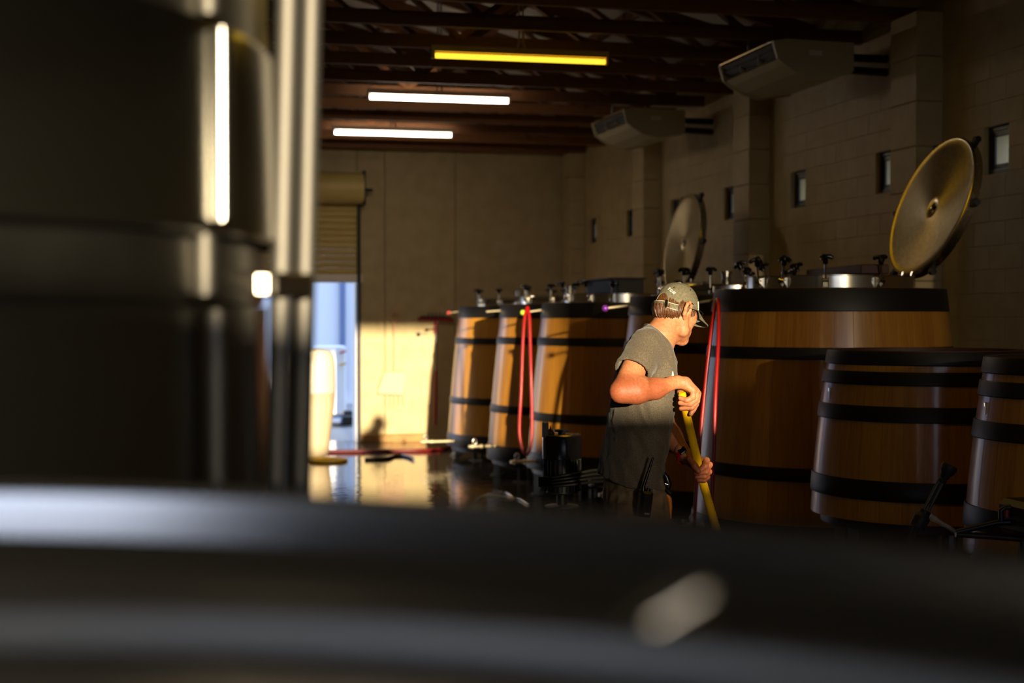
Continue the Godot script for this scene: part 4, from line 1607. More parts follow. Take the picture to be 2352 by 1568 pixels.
func floor_things() -> void:
	hose_on_floor("hose", [[560, 1041], [660, 1039], [735, 1037], [800, 1036], [880, 1035], [960, 1034], [1010, 1031], [1040, 1026]], 0.02, M.red_dull, "red hose lying straight across the wet floor by the doorway", "hose")
	hose_on_floor("hose", [[700, 1055], [735, 1052], [775, 1053], [796, 1055], [780, 1059], [745, 1060], [710, 1058]], 0.017, M.yellow_hose, "yellow hose end curled on the wet floor beside the white vessel", "hose")
	hose_on_floor("cable", [[838, 1054], [870, 1053], [893, 1051], [905, 1046], [922, 1045], [940, 1049], [950, 1054]], 0.017, M.black, "black cable humped on the bright wet floor", "cable")
	var hs := hose_on_floor("clear_hose", [[1094, 1150], [1104, 1142], [1118, 1138], [1140, 1138], [1160, 1142], [1176, 1142], [1165, 1133], [1150, 1130], [1138, 1131], [1120, 1136]], 0.011, M.clear, "thin clear plastic hose looped on the dark floor", "hose")
	hose_on_floor("clear_hose", [[1184, 1144], [1192, 1146], [1200, 1150], [1212, 1159]], 0.011, M.clear, "short end of clear plastic hose beside the looped one", "hose")
	motor_pump()
	# folding stand and hand truck by the right edge
	var o := base("cleaning_lance", spot(2085, 1262, 5.35) * Vector3(1, 0, 1))
	var dep := 5.35
	var p := func(u: float, vv: float, dd := 0.0) -> Vector3:
		return spot(u, vv, dep + dd) - o.position
	tag(o, "grey twin rod cleaning lance propped before the low oak tub", "lance")
	for s in [-1.0, 1.0]:
		var m := MB.new()
		m.tube([p.call(2163 + s * 5.5, 1102), p.call(2127 + s * 6, 1172)], 0.0065, 10)
		part("rod", m, M.lance, o)
	var hm := MB.new()
	var axis: Vector3 = (p.call(2180, 1076) - p.call(2120, 1190)).normalized()
	var hb := Basis(axis.cross(Vector3.BACK).normalized(), axis, axis.cross(Vector3.BACK).normalized().cross(axis))
	hm.lathe([Vector2(0.0, 0.0), Vector2(0.014, 0.0), Vector2(0.016, 0.012), Vector2(0.013, 0.016), Vector2(0.017, 0.022), Vector2(0.019, 0.034), Vector2(0.026, 0.042), Vector2(0.03, 0.062), Vector2(0.027, 0.07), Vector2(0.0, 0.072)], 20, Transform3D(hb, p.call(2162, 1108)))
	part("nozzle", hm, M.dark, o)
	var lm := MB.new()
	lm.lathe([Vector2(0.0, -0.06), Vector2(0.028, -0.06), Vector2(0.03, -0.02), Vector2(0.02, -0.005), Vector2(0.02, 0.008), Vector2(0.0, 0.01)], 18, Transform3D(hb, p.call(2124, 1176)))
	part("swivel", lm, M.dark, o)
	var pole := MB.new()
	pole.tube([p.call(2114, 1196), p.call(2080, 1262), p.call(2050, 1330, 0.05), Vector3(-0.1, 0.0, 0)], 0.012, 10)
	part("support_pole", pole, M.dark, o)
	var am := MB.new()
	am.tube([p.call(2134, 1184), p.call(2150, 1194)], 0.011, 12)
	am.tube([p.call(2150, 1194), p.call(2207, 1228)], 0.008, 12)
	part("sight_glass", am, M.clear, o)
	var ar := MB.new()
	ar.tube([p.call(2136, 1185), p.call(2208, 1229)], 0.003, 8)
	part("inner_rod", ar, M.steel_bright, o)
	var t := base("hand_truck", spot(2345, 1240, 5.2) * Vector3(1, 0, 1))
	tag(t, "black hand truck frame cut off at the lower right edge", "hand truck")
	var tp := func(u: float, vv: float, dd := 0.0) -> Vector3:
		return spot(u, vv, 5.2 + dd) - t.position
	var fm := MB.new()
	fm.tube([tp.call(2195, 1222), tp.call(2290, 1200), tp.call(2390, 1196)], 0.011, 10)
	fm.tube([tp.call(2300, 1196), tp.call(2299, 1172), tp.call(2308, 1166), tp.call(2390, 1158)], 0.01, 10)
	fm.tube([tp.call(2195, 1226), tp.call(2390, 1240)], 0.011, 10)
	fm.tube([tp.call(2350, 1240), Vector3(0.02, 0.03, 0.0)], 0.013, 10)
	fm.tube([tp.call(2350, 1200, 0.1), Vector3(0.02, 0.03, -0.1)], 0.013, 10)
	part("frame", fm, M.black, t)
	var bm := MB.new()
	bm.box(tp.call(2362, 1188), Vector3(0.13, 0.12, 0.2), 0.02)
	part("battery_box", bm, M.black, t)
	var em := MB.new()
	em.tube([tp.call(2328, 1176), tp.call(2390, 1194)], 0.005, 8)
	part("bright_edge", em, M.steel, t)
	var rl := MB.new()
	rl.tube([tp.call(2312, 1170), tp.call(2311, 1187)], 0.012, 10)
	part("red_grip", rl, M.red, t)
	var wm := MB.new()
	wm.lathe([Vector2(0, -0.03), Vector2(0.05, -0.03), Vector2(0.06, -0.015), Vector2(0.06, 0.015), Vector2(0.05, 0.03), Vector2(0, 0.03)], 20, Transform3D(Basis(Vector3.BACK, PI / 2), Vector3(0.02, 0.06, 0)))
	part("wheel", wm, M.black, t)

func motor_pump() -> void:
	var D := 8.2
	var q := spot(1291, 1100, D * 1.0)
	var o := base("electric_pump", Vector3(q.x, 0, q.z))
	tag(o, "black upright electric motor pump standing on the floor left of the worker", "pump")
	var yy := func(vv: float) -> float:
		return spot(1291, vv, D).y
	var r := 0.108
	var y0: float = yy.call(1163)
	var cap := MB.new()
	cap.lathe([Vector2(0.0, yy.call(998)), Vector2(r * 0.94, yy.call(999)), Vector2(r, yy.call(1005)), Vector2(r, yy.call(1052)), Vector2(r - 0.012, yy.call(1053)), Vector2(0.0, yy.call(1053))], 36)
	part("fan_cover", cap, M.black_gloss, o)
	var rim := MB.new()
	rim.lathe([Vector2(0.0, yy.call(996)), Vector2(r * 0.9, yy.call(996.5)), Vector2(r * 0.96, yy.call(998.5)), Vector2(r * 0.9, yy.call(1000))], 36)
	part("top_plate", rim, M.steel, o)
	var body := MB.new()
	body.lathe([Vector2(r - 0.022, yy.call(1053)), Vector2(r - 0.022, yy.call(1130)), Vector2(0.03, yy.call(1136)), Vector2(0.028, y0)], 32)
	part("motor_body", body, M.black, o)
	for k in 28:
		var a := TAU * k / 28
		var f := MB.new()
		f.box(Vector3(cos(a) * (r - 0.014), (yy.call(1054) + yy.call(1126)) * 0.5, sin(a) * (r - 0.014)), Vector3(0.02, yy.call(1054) - yy.call(1126), 0.004), 0.001, Basis(Vector3.UP, -a))
		part("cooling_fin", f, M.black_gloss, o)
	var bs := MB.new()
	bs.lathe([Vector2(0.0, y0 - 0.006), Vector2(0.092, y0 - 0.004), Vector2(0.096, y0), Vector2(0.09, y0 + 0.006), Vector2(0.03, y0 + 0.012), Vector2(0.0, y0 + 0.012)], 36)
	part("flange", bs, M.galv, o)
	for k in 3:
		var a := TAU * k / 3 + 0.5
		var lg := MB.new()
		lg.tube([Vector3(cos(a) * 0.06, y0, sin(a) * 0.06), Vector3(cos(a) * 0.19, 0.0, sin(a) * 0.19)], 0.016, 10)
		part("leg", lg, M.dark, o)
	var kb := MB.new()
	kb.lathe([Vector2(0, 0.0), Vector2(0.022, 0.0), Vector2(0.022, 0.012), Vector2(0.042, 0.014), Vector2(0.044, 0.026), Vector2(0.0, 0.03)], 7, Transform3D(Basis.IDENTITY, Vector3(-0.004, yy.call(997), 0)))
	part("star_knob", kb, M.black, o)
	var k2 := MB.new()
	var kx := (1262.0 - 1291.0) / FPX * D
	k2.lathe([Vector2(0, 0.0), Vector2(0.02, 0.0), Vector2(0.026, 0.01), Vector2(0.016, 0.02), Vector2(0.006, 0.035), Vector2(0.0, 0.055)], 14, Transform3D(Basis.IDENTITY, Vector3(kx, yy.call(998), 0.01)))
	part("filler_plug", k2, M.black, o)
	var br := MB.new()
	var bx := (1249.0 - 1291.0) / FPX * D
	br.box(Vector3(bx, (yy.call(967) + yy.call(1003)) * 0.5, 0.02), Vector3(0.034, yy.call(967) - yy.call(1003), 0.03), 0.006)
	br.box(Vector3(bx + 0.03, yy.call(1001), 0.02), Vector3(0.08, 0.012, 0.03), 0.003)
	part("switch_box", br, M.galv, o)
	# cables round it
	for k in 4:
		var cb := MB.new()
		var pts := []
		for e in [[1238, 1097 + k * 6, -0.12], [1270, 1096 + k * 7, -0.16], [1320, 1088 + k * 8, -0.16], [1360, 1080 + k * 9, -0.12], [1420, 1076 + k * 9, 0.02]]:
			pts.append(spot(e[0], e[1], D + e[2]) - o.position)
		cb.tube(pts, 0.008, 8)
		part("cable", cb, M.black, o)

# ---------------------------------------------------------------- the worker
const MAN_DEPTH := 5.85
var man_at := Vector3.ZERO

# a point of the figure: seen at (u, v), w metres nearer to the camera than the body's middle
func L(u: float, vv: float, w := 0.0) -> Vector3:
	var p := spot(u, vv, MAN_DEPTH - w)
	return Basis(Vector3.UP, deg_to_rad(YAW)) * (p - man_at)

func person() -> void:
	var g := spot(1470, 1680, MAN_DEPTH)
	man_at = Vector3(g.x, 0, g.z)
	var o := base("person", man_at, deg_to_rad(-YAW))
	tag(o, "person in grey cap, grey t-shirt and khaki trousers working a yellow pole", "person")
	var psi := deg_to_rad(20.0)
	var face := Vector2(cos(psi), -sin(psi))      # facing, in (x, z)
	# joints
	var sh_r := L(1480, 802, 0.15)
	var el_r := L(1427, 899, 0.3)
	var wr_r := L(1556, 877, 0.2)
	var sh_l := L(1512, 808, -0.2)
	var el_l := L(1520, 960, -0.2)
	var wr_l := L(1581, 1052, -0.02)
	# head frame: x forward, y up, z to the person's right
	var hy := deg_to_rad(48.0)
	var hp := deg_to_rad(17.0)
	var f0 := Vector3(cos(hy), 0, -sin(hy))
	var hf := f0 * cos(hp) + Vector3.DOWN * sin(hp)
	var hr := Vector3(sin(hy), 0, cos(hy))
	var H := Transform3D(Basis(hf, hr.cross(hf), hr), L(1552, 709, 0.0))
	# ---- body: one mesh; coarse trunk and limbs, finer head and hands
	var mb := MB.new()
	var bf := Field.new()
	bf.k = 0.03
	bf.chain([sh_r, el_r], [0.054, 0.04])
	bf.chain([el_r, L(1462, 897, 0.285), L(1505, 892, 0.245), wr_r], [0.036, 0.045, 0.036, 0.023])
	bf.chain([sh_l, el_l], [0.054, 0.042])
	bf.chain([el_l, L(1540, 1002, -0.13), wr_l], [0.04, 0.043, 0.025])
	bf.chain([H * Vector3(-0.02, -0.04, 0), L(1512, 784, -0.02)], [0.056, 0.066])
	bf.chain([L(1490, 800, 0.0), L(1462, 1100, 0.0)], [0.08, 0.07])
	bf.cone(sh_r, sh_l, 0.05, 0.05)
	for s in [[0.055, 1452.0], [-0.06, 1500.0]]:
		bf.chain([L(1460, 1120, s[0]), L(s[1], 1420, s[0] * 1.9), L(s[1] - 8, 1640, s[0] * 1.9)], [0.045, 0.042, 0.035])
	bf.net(Vector3(-0.36, 0.02, -0.36), Vector3(0.3, 1.68, 0.4), 0.012, mb)
	var hfield := Field.new()
	hfield.k = 0.018
	var hb := H.basis
	hfield.ellipsoid(H * Vector3(0.0, 0.014, 0), Vector3(0.088, 0.078, 0.069), hb)
	hfield.ellipsoid(H * Vector3(0.038, -0.03, 0), Vector3(0.056, 0.082, 0.06), hb)
	for s in [-1.0, 1.0]:
		hfield.chain([H * Vector3(-0.008, -0.045, 0.05 * s), H * Vector3(0.012, -0.085, 0.045 * s), H * Vector3(0.07, -0.104, 0.012 * s)], [0.02, 0.019, 0.018])
		hfield.cone(H * Vector3(0.07, -0.02, 0.035 * s), H * Vector3(0.05, -0.03, 0.05 * s), 0.018, 0.016)
		hfield.ellipsoid(H * Vector3(0.08, 0.004, 0.03 * s), Vector3(0.012, 0.011, 0.014), hb)
	hfield.cone(H * Vector3(0.078, -0.104, 0.0), H * Vector3(0.07, -0.095, 0), 0.02, 0.02)
	hfield.cone(H * Vector3(0.083, 0.022, -0.03), H * Vector3(0.083, 0.022, 0.03), 0.013, 0.013)
	hfield.chain([H * Vector3(0.09, 0.01, 0), H * Vector3(0.108, -0.028, 0), H * Vector3(0.1, -0.036, 0)], [0.009, 0.012, 0.011])
	hfield.cone(H * Vector3(0.092, -0.064, -0.014), H * Vector3(0.092, -0.064, 0.014), 0.009, 0.009)
	hfield.cone(H * Vector3(0.088, -0.078, -0.012), H * Vector3(0.088, -0.078, 0.012), 0.009, 0.009)
	hfield.cone(H * Vector3(-0.02, -0.04, 0), L(1514, 780, -0.02), 0.055, 0.064)
	# ears: rim, lobe, inner fold
	for s in [-1.0, 1.0]:
		var pts := []
		var rs := []
		for e in [[0.012, -0.016, 0.070], [0.016, 0.006, 0.076], [0.008, 0.026, 0.082], [-0.010, 0.033, 0.087], [-0.026, 0.022, 0.090], [-0.029, 0.0, 0.087], [-0.02, -0.02, 0.080], [-0.004, -0.034, 0.072]]:
			pts.append(H * Vector3(e[0] - 0.02, e[1] * 0.9 - 0.015, (e[2] - (0.004 if s > 0 else 0.014)) * s))
			rs.append(0.0062 if rs.size() < 6 else 0.0075)
		var ef := Field.new()
		ef.k = 0.006
		ef.chain(pts, rs)
		ef.cone(H * Vector3(-0.022, -0.03, 0.064 * s), H * Vector3(-0.028, 0.004, 0.068 * s), 0.008, 0.01)
		ef.cone(H * Vector3(-0.012, 0.006, 0.07 * s), H * Vector3(-0.03, -0.012, 0.073 * s), 0.004, 0.005)
		var lo := H * Vector3(-0.024, -0.008, 0.07 * s) - Vector3.ONE * 0.05
		ef.net(lo, lo + Vector3.ONE * 0.1, 0.0028, mb)
	var hc := H * Vector3(0.0, -0.02, 0)
	hfield.net(hc - Vector3(0.16, 0.16, 0.13), hc + Vector3(0.16, 0.16, 0.13), 0.005, mb)
	# right hand, closed over the top of the pole
	var rh := Field.new()
	rh.k = 0.008
	var k1 := L(1592, 897, 0.205)
	var k2 := L(1600, 899, 0.192)
	var k3 := L(1604, 903, 0.175)
	var k4 := L(1600, 908, 0.158)
	rh.cone(L(1540, 880, 0.21), wr_r, 0.027, 0.024)
	rh.cone(wr_r, L(1574, 880, 0.195), 0.024, 0.023)
	rh.cone(L(1572, 880, 0.2), k1, 0.02, 0.0135)
	rh.cone(L(1574, 878, 0.195), k2, 0.021, 0.0135)
	rh.cone(L(1574, 880, 0.185), k3, 0.02, 0.0125)
	rh.cone(L(1574, 884, 0.178), k4, 0.018, 0.012)
	rh.net(L(1560, 890, 0.19) - Vector3(0.08, 0.08, 0.08), L(1560, 890, 0.19) + Vector3(0.09, 0.08, 0.08), 0.0035, mb)
	for fg in [
		[k1, L(1592, 912, 0.207), L(1578, 919, 0.206), L(1563, 914, 0.192), 0.0112],
		[k2, L(1598, 917, 0.199), L(1585, 928, 0.201), L(1562, 925, 0.19), 0.0112],
		[k3, L(1601, 921, 0.182), L(1589, 936, 0.192), L(1564, 938, 0.186), 0.0108],
		[k4, L(1599, 928, 0.166), L(1593, 940, 0.168), L(1587, 951, 0.172), 0.0105],
		[L(1572, 886, 0.17), L(1563, 899, 0.14), L(1566, 912, 0.136), L(1572, 922, 0.134), 0.0125]]:
		var ff := Field.new()
		ff.k = 0.004
		var r: float = fg[4]
		ff.chain([fg[0], fg[1], fg[2], fg[3]], [r * 1.12, r, r * 0.95, r * 0.8])
		var lo: Vector3 = fg[0].min(fg[1]).min(fg[2]).min(fg[3]) - Vector3.ONE * 0.02
		var hi: Vector3 = fg[0].max(fg[1]).max(fg[2]).max(fg[3]) + Vector3.ONE * 0.02
		ff.net(lo, hi, 0.0032, mb)
	# left hand, lower on the pole
	var lh := Field.new()
	lh.k = 0.01
	lh.cone(L(1566, 1034, -0.045), wr_l, 0.028, 0.025)
	lh.cone(wr_l, L(1606, 1072, 0.012), 0.025, 0.024)
	lh.cone(L(1590, 1058, 0.0), L(1614, 1058, 0.02), 0.02, 0.014)
	lh.cone(L(1606, 1075, 0.005), L(1618, 1092, 0.015), 0.02, 0.014)
	lh.net(wr_l - Vector3(0.07, 0.12, 0.08), wr_l + Vector3(0.12, 0.08, 0.09), 0.0035, mb)
	for fg in [
		[L(1610, 1056, 0.02), L(1623, 1057, 0.045), L(1620, 1070, 0.079), L(1606, 1082, 0.078), 0.0122],
		[L(1618, 1064, 0.02), L(1630, 1067, 0.045), L(1622, 1083, 0.076), L(1600, 1087, 0.073), 0.0118],
		[L(1618, 1078, 0.02), L(1629, 1083, 0.042), L(1618, 1094, 0.071), L(1600, 1095, 0.068), 0.0112],
		[L(1616, 1090, 0.018), L(1625, 1095, 0.04), L(1617, 1103, 0.064), L(1604, 1102, 0.063), 0.01],
		[L(1584, 1052, 0.005), L(1586, 1055, 0.052), L(1596, 1070, 0.082), L(1604, 1082, 0.088), 0.0132]]:
		var ff := Field.new()
		ff.k = 0.004
		var r: float = fg[4]
		ff.chain([fg[0], fg[1], fg[2], fg[3]], [r * 1.1, r, r * 0.97, r * 0.82])
		var lo: Vector3 = fg[0].min(fg[1]).min(fg[2]).min(fg[3]) - Vector3.ONE * 0.02
		var hi: Vector3 = fg[0].max(fg[1]).max(fg[2]).max(fg[3]) + Vector3.ONE * 0.02
		ff.net(lo, hi, 0.0032, mb)
	# forearms and hands are tanned red up to the sleeve's usual edge
	mb.tint = func(p: Vector3) -> Color:
		var pale := Color(0.96, 0.9, 0.84)
		var tan := Color(0.58, 0.39, 0.31)
		if p.y > sh_r.y - 0.03:
			return pale
		var d := el_r - sh_r
		var t := (p - sh_r).dot(d) / d.length_squared()
		var hx := p.x - el_r.x
		return pale.lerp(tan, smoothstep(0.62, 0.92, t + (0.25 if hx > 0.1 else 0.0)))
	part("body", mb, M.skin, o)
	# ---- shirt
	var sf := Field.new()
	sf.k = 0.035
	sf.loft_k = 0.04
	sf.dirx = face
	# rows of the side outline: v, left, right, half width across
	for e in [[1135, 1384, 1527, 0.185], [1118, 1376, 1527, 0.188], [1095, 1372, 1523, 0.185], [1060, 1379, 1524, 0.178], [1020, 1387, 1534, 0.172], [970, 1395, 1543, 0.172], [920, 1403, 1549, 0.18], [870, 1412, 1553, 0.19], [835, 1421, 1550, 0.19], [805, 1438, 1543, 0.175], [780, 1462, 1531, 0.13], [762, 1482, 1522, 0.08]]:
		var mid: Vector3 = L((e[1] + e[2]) * 0.5, e[0], -0.02)
		var hw: float = (e[2] - e[1]) * 0.5 * MAN_DEPTH / FPX
		var a := sqrt(maxf(hw * hw - pow(e[3] * sin(psi), 2), 0.0004)) / cos(psi)
		sf.slices.append([mid.y, mid.x, mid.z, a, e[3]])
	sf.cone(L(1512, 768, -0.01), L(1488, 786, 0.13), 0.062, 0.055)
	sf.cone(L(1516, 770, -0.03), sh_l, 0.06, 0.06)
	var hem_r := sh_r.lerp(el_r, 0.52)
	sf.chain([sh_r, sh_r.lerp(el_r, 0.62)], [0.069, 0.073])
	sf.chain([sh_l, sh_l.lerp(el_l, 0.55)], [0.066, 0.072])
	var fold := FastNoiseLite.new()
	fold.seed = 8
	fold.frequency = 1.0
	fold.fractal_octaves = 2
	sf.wave = func(p: Vector3) -> float:
		var low := clampf((1.45 - p.y) / 0.4, 0.2, 1.0)
		var a := fold.get_noise_3d(p.x * 13.0 + p.y * 5.0, p.y * 3.2, p.z * 9.0)
		var b := fold.get_noise_3d(p.x * 30.0 + p.y * 26.0 + 40.0, p.y * 12.0, p.z * 14.0)
		return (absf(a) - 0.25) * 0.014 * low + b * 0.0035
	var cn := Vector3(0.70, 0.71, -0.05).normalized()
	sf.cut.append([L(1496, 753, 0), cn])
	var ax := (el_r - sh_r).normalized()
	var bnd := MB.new()
	# sleeve ends are hollow round the arms
	sf.hollow.append([sh_r.lerp(el_r, 0.25), sh_r.lerp(el_r, 0.9), 0.05, 0.07])
	sf.hollow.append([sh_l.lerp(el_l, 0.25), sh_l.lerp(el_l, 0.8), 0.05, 0.067])
	var hem_v := L(1450, 1116, 0).y
	var shirt_field := SleeveCut.new()
	shirt_field.inner = sf
	shirt_field.rp = hem_r
	shirt_field.rn = (ax + Vector3(0.0, -0.15, 0)).normalized()
	shirt_field.ra_ = sh_r
	shirt_field.rb_ = el_r
	shirt_field.lp = sh_l.lerp(el_l, 0.5)
	shirt_field.ln = (el_l - sh_l).normalized()
	shirt_field.la = sh_l
	shirt_field.lb = el_l
	shirt_field.hem_a = L(1380, 1097, 0)
	shirt_field.hem_b = L(1527, 1124, 0)
	var sm := MB.new()
	shirt_field.net(L(1350, 1140, 0) - Vector3(0, 0, 0.36), L(1572, 735, 0) + Vector3(0, 0, 0.36), 0.0085, sm)
	var so := part("t_shirt", sm, M.shirt, o)
	var tx := text_mesh("A", 0.022)
	var to := inst("chest_lettering", tx, M.print, so)
	var tn := Vector3(0.8, 0.05, 0.6).normalized()
	var at_chest := L(1540, 858, 0.08)
	while shirt_field.at(at_chest) < 0.0022:
		at_chest += Vector3(0.02, 0, 0.98) * 0.001
	to.transform = Transform3D(Basis(Vector3.UP.cross(tn).normalized(), tn.cross(Vector3.UP.cross(tn).normalized()), tn), at_chest)
	# ---- trousers
	var tf := Field.new()
	tf.k = 0.06
	tf.loft_k = 0.05
	tf.dirx = face
	for e in [[1235, 1394, 1536, 0.17], [1180, 1390, 1539, 0.178], [1140, 1386, 1535, 0.176], [1085, 1390, 1520, 0.165]]:
		var mid: Vector3 = L((e[1] + e[2]) * 0.5, e[0], -0.02)
		var hw: float = (e[2] - e[1]) * 0.5 * MAN_DEPTH / FPX
		var a := sqrt(maxf(hw * hw - pow(e[3] * sin(psi), 2), 0.0004)) / cos(psi)
		tf.slices.append([mid.y, mid.x, mid.z, a, e[3]])
	for s in [[0.085, 1446.0, 1450.0], [-0.095, 1494.0, 1512.0]]:
		tf.chain([L(s[1], 1210, s[0]), L(s[2], 1430, s[0] * 1.25), L(s[2] - 14, 1648, s[0] * 1.25)], [0.095, 0.078, 0.074])
	tf.wave = func(p: Vector3) -> float:
		return (absf(fold.get_noise_3d(p.x * 12.0, p.y * 9.0 + p.x * 8.0, p.z * 12.0)) - 0.2) * 0.014
	var tm := MB.new()
	tf.net(Vector3(-0.22, 0.03, -0.32), Vector3(0.26, L(1450, 1080, 0).y, 0.32), 0.012, tm)
	part("trousers", tm, M.trousers, o)
	for s in [[0.106, 1436.0], [-0.119, 1498.0]]:
		var sb := MB.new()
		var a := L(s[1], 1652, s[0])
		var bo := Field.new()
		bo.k = 0.03
		bo.cone(Vector3(a.x, 0.1, a.z), Vector3(a.x - 0.02, 0.05, a.z), 0.06, 0.05)
		bo.cone(Vector3(a.x - 0.03, 0.045, a.z), Vector3(a.x + 0.16, 0.04, a.z - 0.06), 0.045, 0.038)
		bo.cut.append([Vector3(0, 0.0, 0), Vector3.DOWN])
		bo.net(Vector3(a.x - 0.12, -0.03, a.z - 0.16), Vector3(a.x + 0.26, 0.19, a.z + 0.12), 0.01, sb)
		part("boot", sb, M.black, o)
	cap(o)
	hair(o, H)
	glasses(o, H)
	# watch on the left wrist
	var wa := (wr_l - L(1540, 1002, -0.13)).normalized()
	var wc := L(1571, 1048, -0.038)
	var wb := Basis(wa.cross(Vector3.BACK).normalized(), wa, wa.cross(Vector3.BACK).normalized().cross(wa))
	var wm := MB.new()
	wm.lathe([Vector2(0.03, -0.011), Vector2(0.0335, -0.01), Vector2(0.035, 0.0), Vector2(0.0335, 0.01), Vector2(0.03, 0.011), Vector2(0.028, 0.0), Vector2(0.03, -0.011)], 28, Transform3D(wb, wc))
	var wo := part("watch", wm, M.strap, o)
	var wd := MB.new()
	wd.box(wc + wb * Vector3(-0.008, 0, 0.034), Vector3(0.03, 0.03, 0.008), 0.003, wb)
	part("dial", wd, M.black_gloss, wo)
	# ---- things he holds or carries
	var pole := base("yellow_pole", man_at, deg_to_rad(-YAW))
	tag(pole, "yellow taped tool pole gripped in both hands of the worker", "pole")
	var pth := [L(1566, 903, 0.165), L(1606, 1078, 0.045), L(1641, 1200, -0.04)]
	var up := []
	for i in 9:
		up.append((pth[0] as Vector3).lerp(pth[1], i / 8.0))
	var gp := MB.new()
	gp.tube([up[0] - (up[1] - up[0]).normalized() * 0.004] + up, [0.011, 0.0155, 0.0158, 0.0158, 0.016, 0.016, 0.0165, 0.0165, 0.0165, 0.0165], 18)
	part("grip", gp, M.yellow, pole)
	var end: Vector3 = pth[2]
	var dir := (end - (pth[1] as Vector3)).normalized()
	var low: Vector3 = pth[1] + dir * (((pth[1] as Vector3).y - 0.12) / -dir.y)
	var lp := []
	var lr := []
	var n := 150
	for i in n:
		var t := float(i) / (n - 1)
		var p := (pth[1] as Vector3).lerp(low, t)
		lp.append(p)
		var ph := fposmod(t * (pth[1] as Vector3).distance_to(low) / 0.0155, 1.0)
		lr.append(0.0148 + 0.0022 * sin(PI * ph))
	var tp := MB.new()
	tp.tube(lp, lr, 18)
	part("taped_shaft", tp, M.yellow, pole)
	var bl := MB.new()
	bl.bar(low + Vector3(0.0, 0.02, -0.2), low + Vector3(0.0, 0.02, 0.2), 0.05, 0.06, 0.01)
	bl.bar(low + Vector3(0.0, -0.06, -0.2), low + Vector3(0.0, -0.06, 0.2), 0.012, 0.11, 0.003)
	part("squeegee_head", bl, M.black, pole)
	var rad := base("two_way_radio", man_at, deg_to_rad(-YAW))
	tag(rad, "black two-way radio with a long antenna on the worker's hip", "radio")
	var rb := Basis(Vector3.UP, 0.35) * Basis(Vector3.BACK, -0.13)
	var rm := MB.new()
	var rc := L(1481, 1157, 0.215)
	rm.box(rc, Vector3(0.05, 0.098, 0.034), 0.006, rb)
	rm.box(rc + rb * Vector3(-0.002, -0.0, 0.004), Vector3(0.034, 0.086, 0.034), 0.004, rb)
	part("radio_body", rm, M.black_gloss, rad)
	var am := MB.new()
	var a0 := rc + rb * Vector3(-0.014, 0.045, 0)
	am.tube([a0, a0 + rb * Vector3(0.0, 0.02, 0), L(1500, 1050, 0.215)], [0.0095, 0.007, 0.0042], 12)
	part("antenna", am, M.black_gloss, rad)
	for k in 2:
		var km := MB.new()
		var kp := rc + rb * Vector3(0.006 + k * 0.0125, 0.048, 0)
		km.tube([kp, kp + rb * Vector3(0, 0.014 - k * 0.004, 0)], 0.0055, 12)
		part("dial", km, M.black_gloss, rad)
	var cm := MB.new()
	cm.box(rc + rb * Vector3(0.004, -0.034, 0.02), Vector3(0.022, 0.008, 0.003), 0.001, rb)
	part("badge", cm, M.galv, rad)
	var pr := base("pruning_shears", man_at, deg_to_rad(-YAW))
	tag(pr, "black and orange pruning shears tucked at the worker's front pocket", "shears")
	var hm := MB.new()
	hm.tube([L(1523, 1084, 0.08), L(1531, 1096, 0.085), L(1536, 1112, 0.085), L(1533, 1124, 0.085)], [0.006, 0.012, 0.013, 0.01], 12)
	hm.tube([L(1528, 1122, 0.09), L(1540, 1135, 0.085)], [0.014, 0.009], 12)
	part("jaw", hm, M.black_gloss, pr)
	var sp := MB.new()
	sp.tube([L(1527, 1110, 0.098), L(1534, 1113, 0.098)], 0.0045, 10)
	sp.tube([L(1532, 1125, 0.1), L(1541, 1133, 0.095)], 0.002, 8)
	part("spring", sp, M.steel_bright, pr)
	var og := MB.new()
	og.tube([L(1532, 1134, 0.085), L(1538, 1146, 0.085), L(1540, 1165, 0.085), L(1539, 1190, 0.085)], [0.008, 0.009, 0.007, 0.006], 12)
	part("handle", og, M.orange, pr)

# a shirt field whose sleeves end at planes and whose hem is a slanting line
class SleeveCut extends Field:
	var inner: Field
	var rp: Vector3
	var rn: Vector3
	var ra_: Vector3
	var lp: Vector3
	var ln: Vector3
	var la: Vector3
	var lb: Vector3
	var rb_: Vector3
	var hem_a: Vector3
	var hem_b: Vector3

	func near(p: Vector3, a0: Vector3, b0: Vector3) -> bool:
		var d0 := b0 - a0
		var h := clampf((p - a0).dot(d0) / d0.length_squared(), 0.0, 1.4)
		return (p - a0 - d0 * h).length() < 0.1

	func at(p: Vector3) -> float:
		var f := inner.at(p)
		if near(p, ra_, rb_):
			f = maxf(f, (p - rp).dot(rn))
		if near(p, la, lb) and p.z < -0.12:
			f = maxf(f, (p - lp).dot(ln))
		var y := lerpf(hem_a.y, hem_b.y, clampf((p.x - hem_a.x) / (hem_b.x - hem_a.x), -0.3, 1.3))
		return maxf(f, y + 0.012 * sin(p.x * 30.0) * 0.5 - p.y)

func text_mesh(s: String, h: float) -> TextMesh:
	var t := TextMesh.new()
	t.text = s
	var sf := SystemFont.new()
	sf.font_names = PackedStringArray(["Droid Sans"])
	sf.font_weight = 700
	t.font = sf
	t.font_size = 32
	t.pixel_size = h / 23.0
	t.depth = 0.0012
	return t

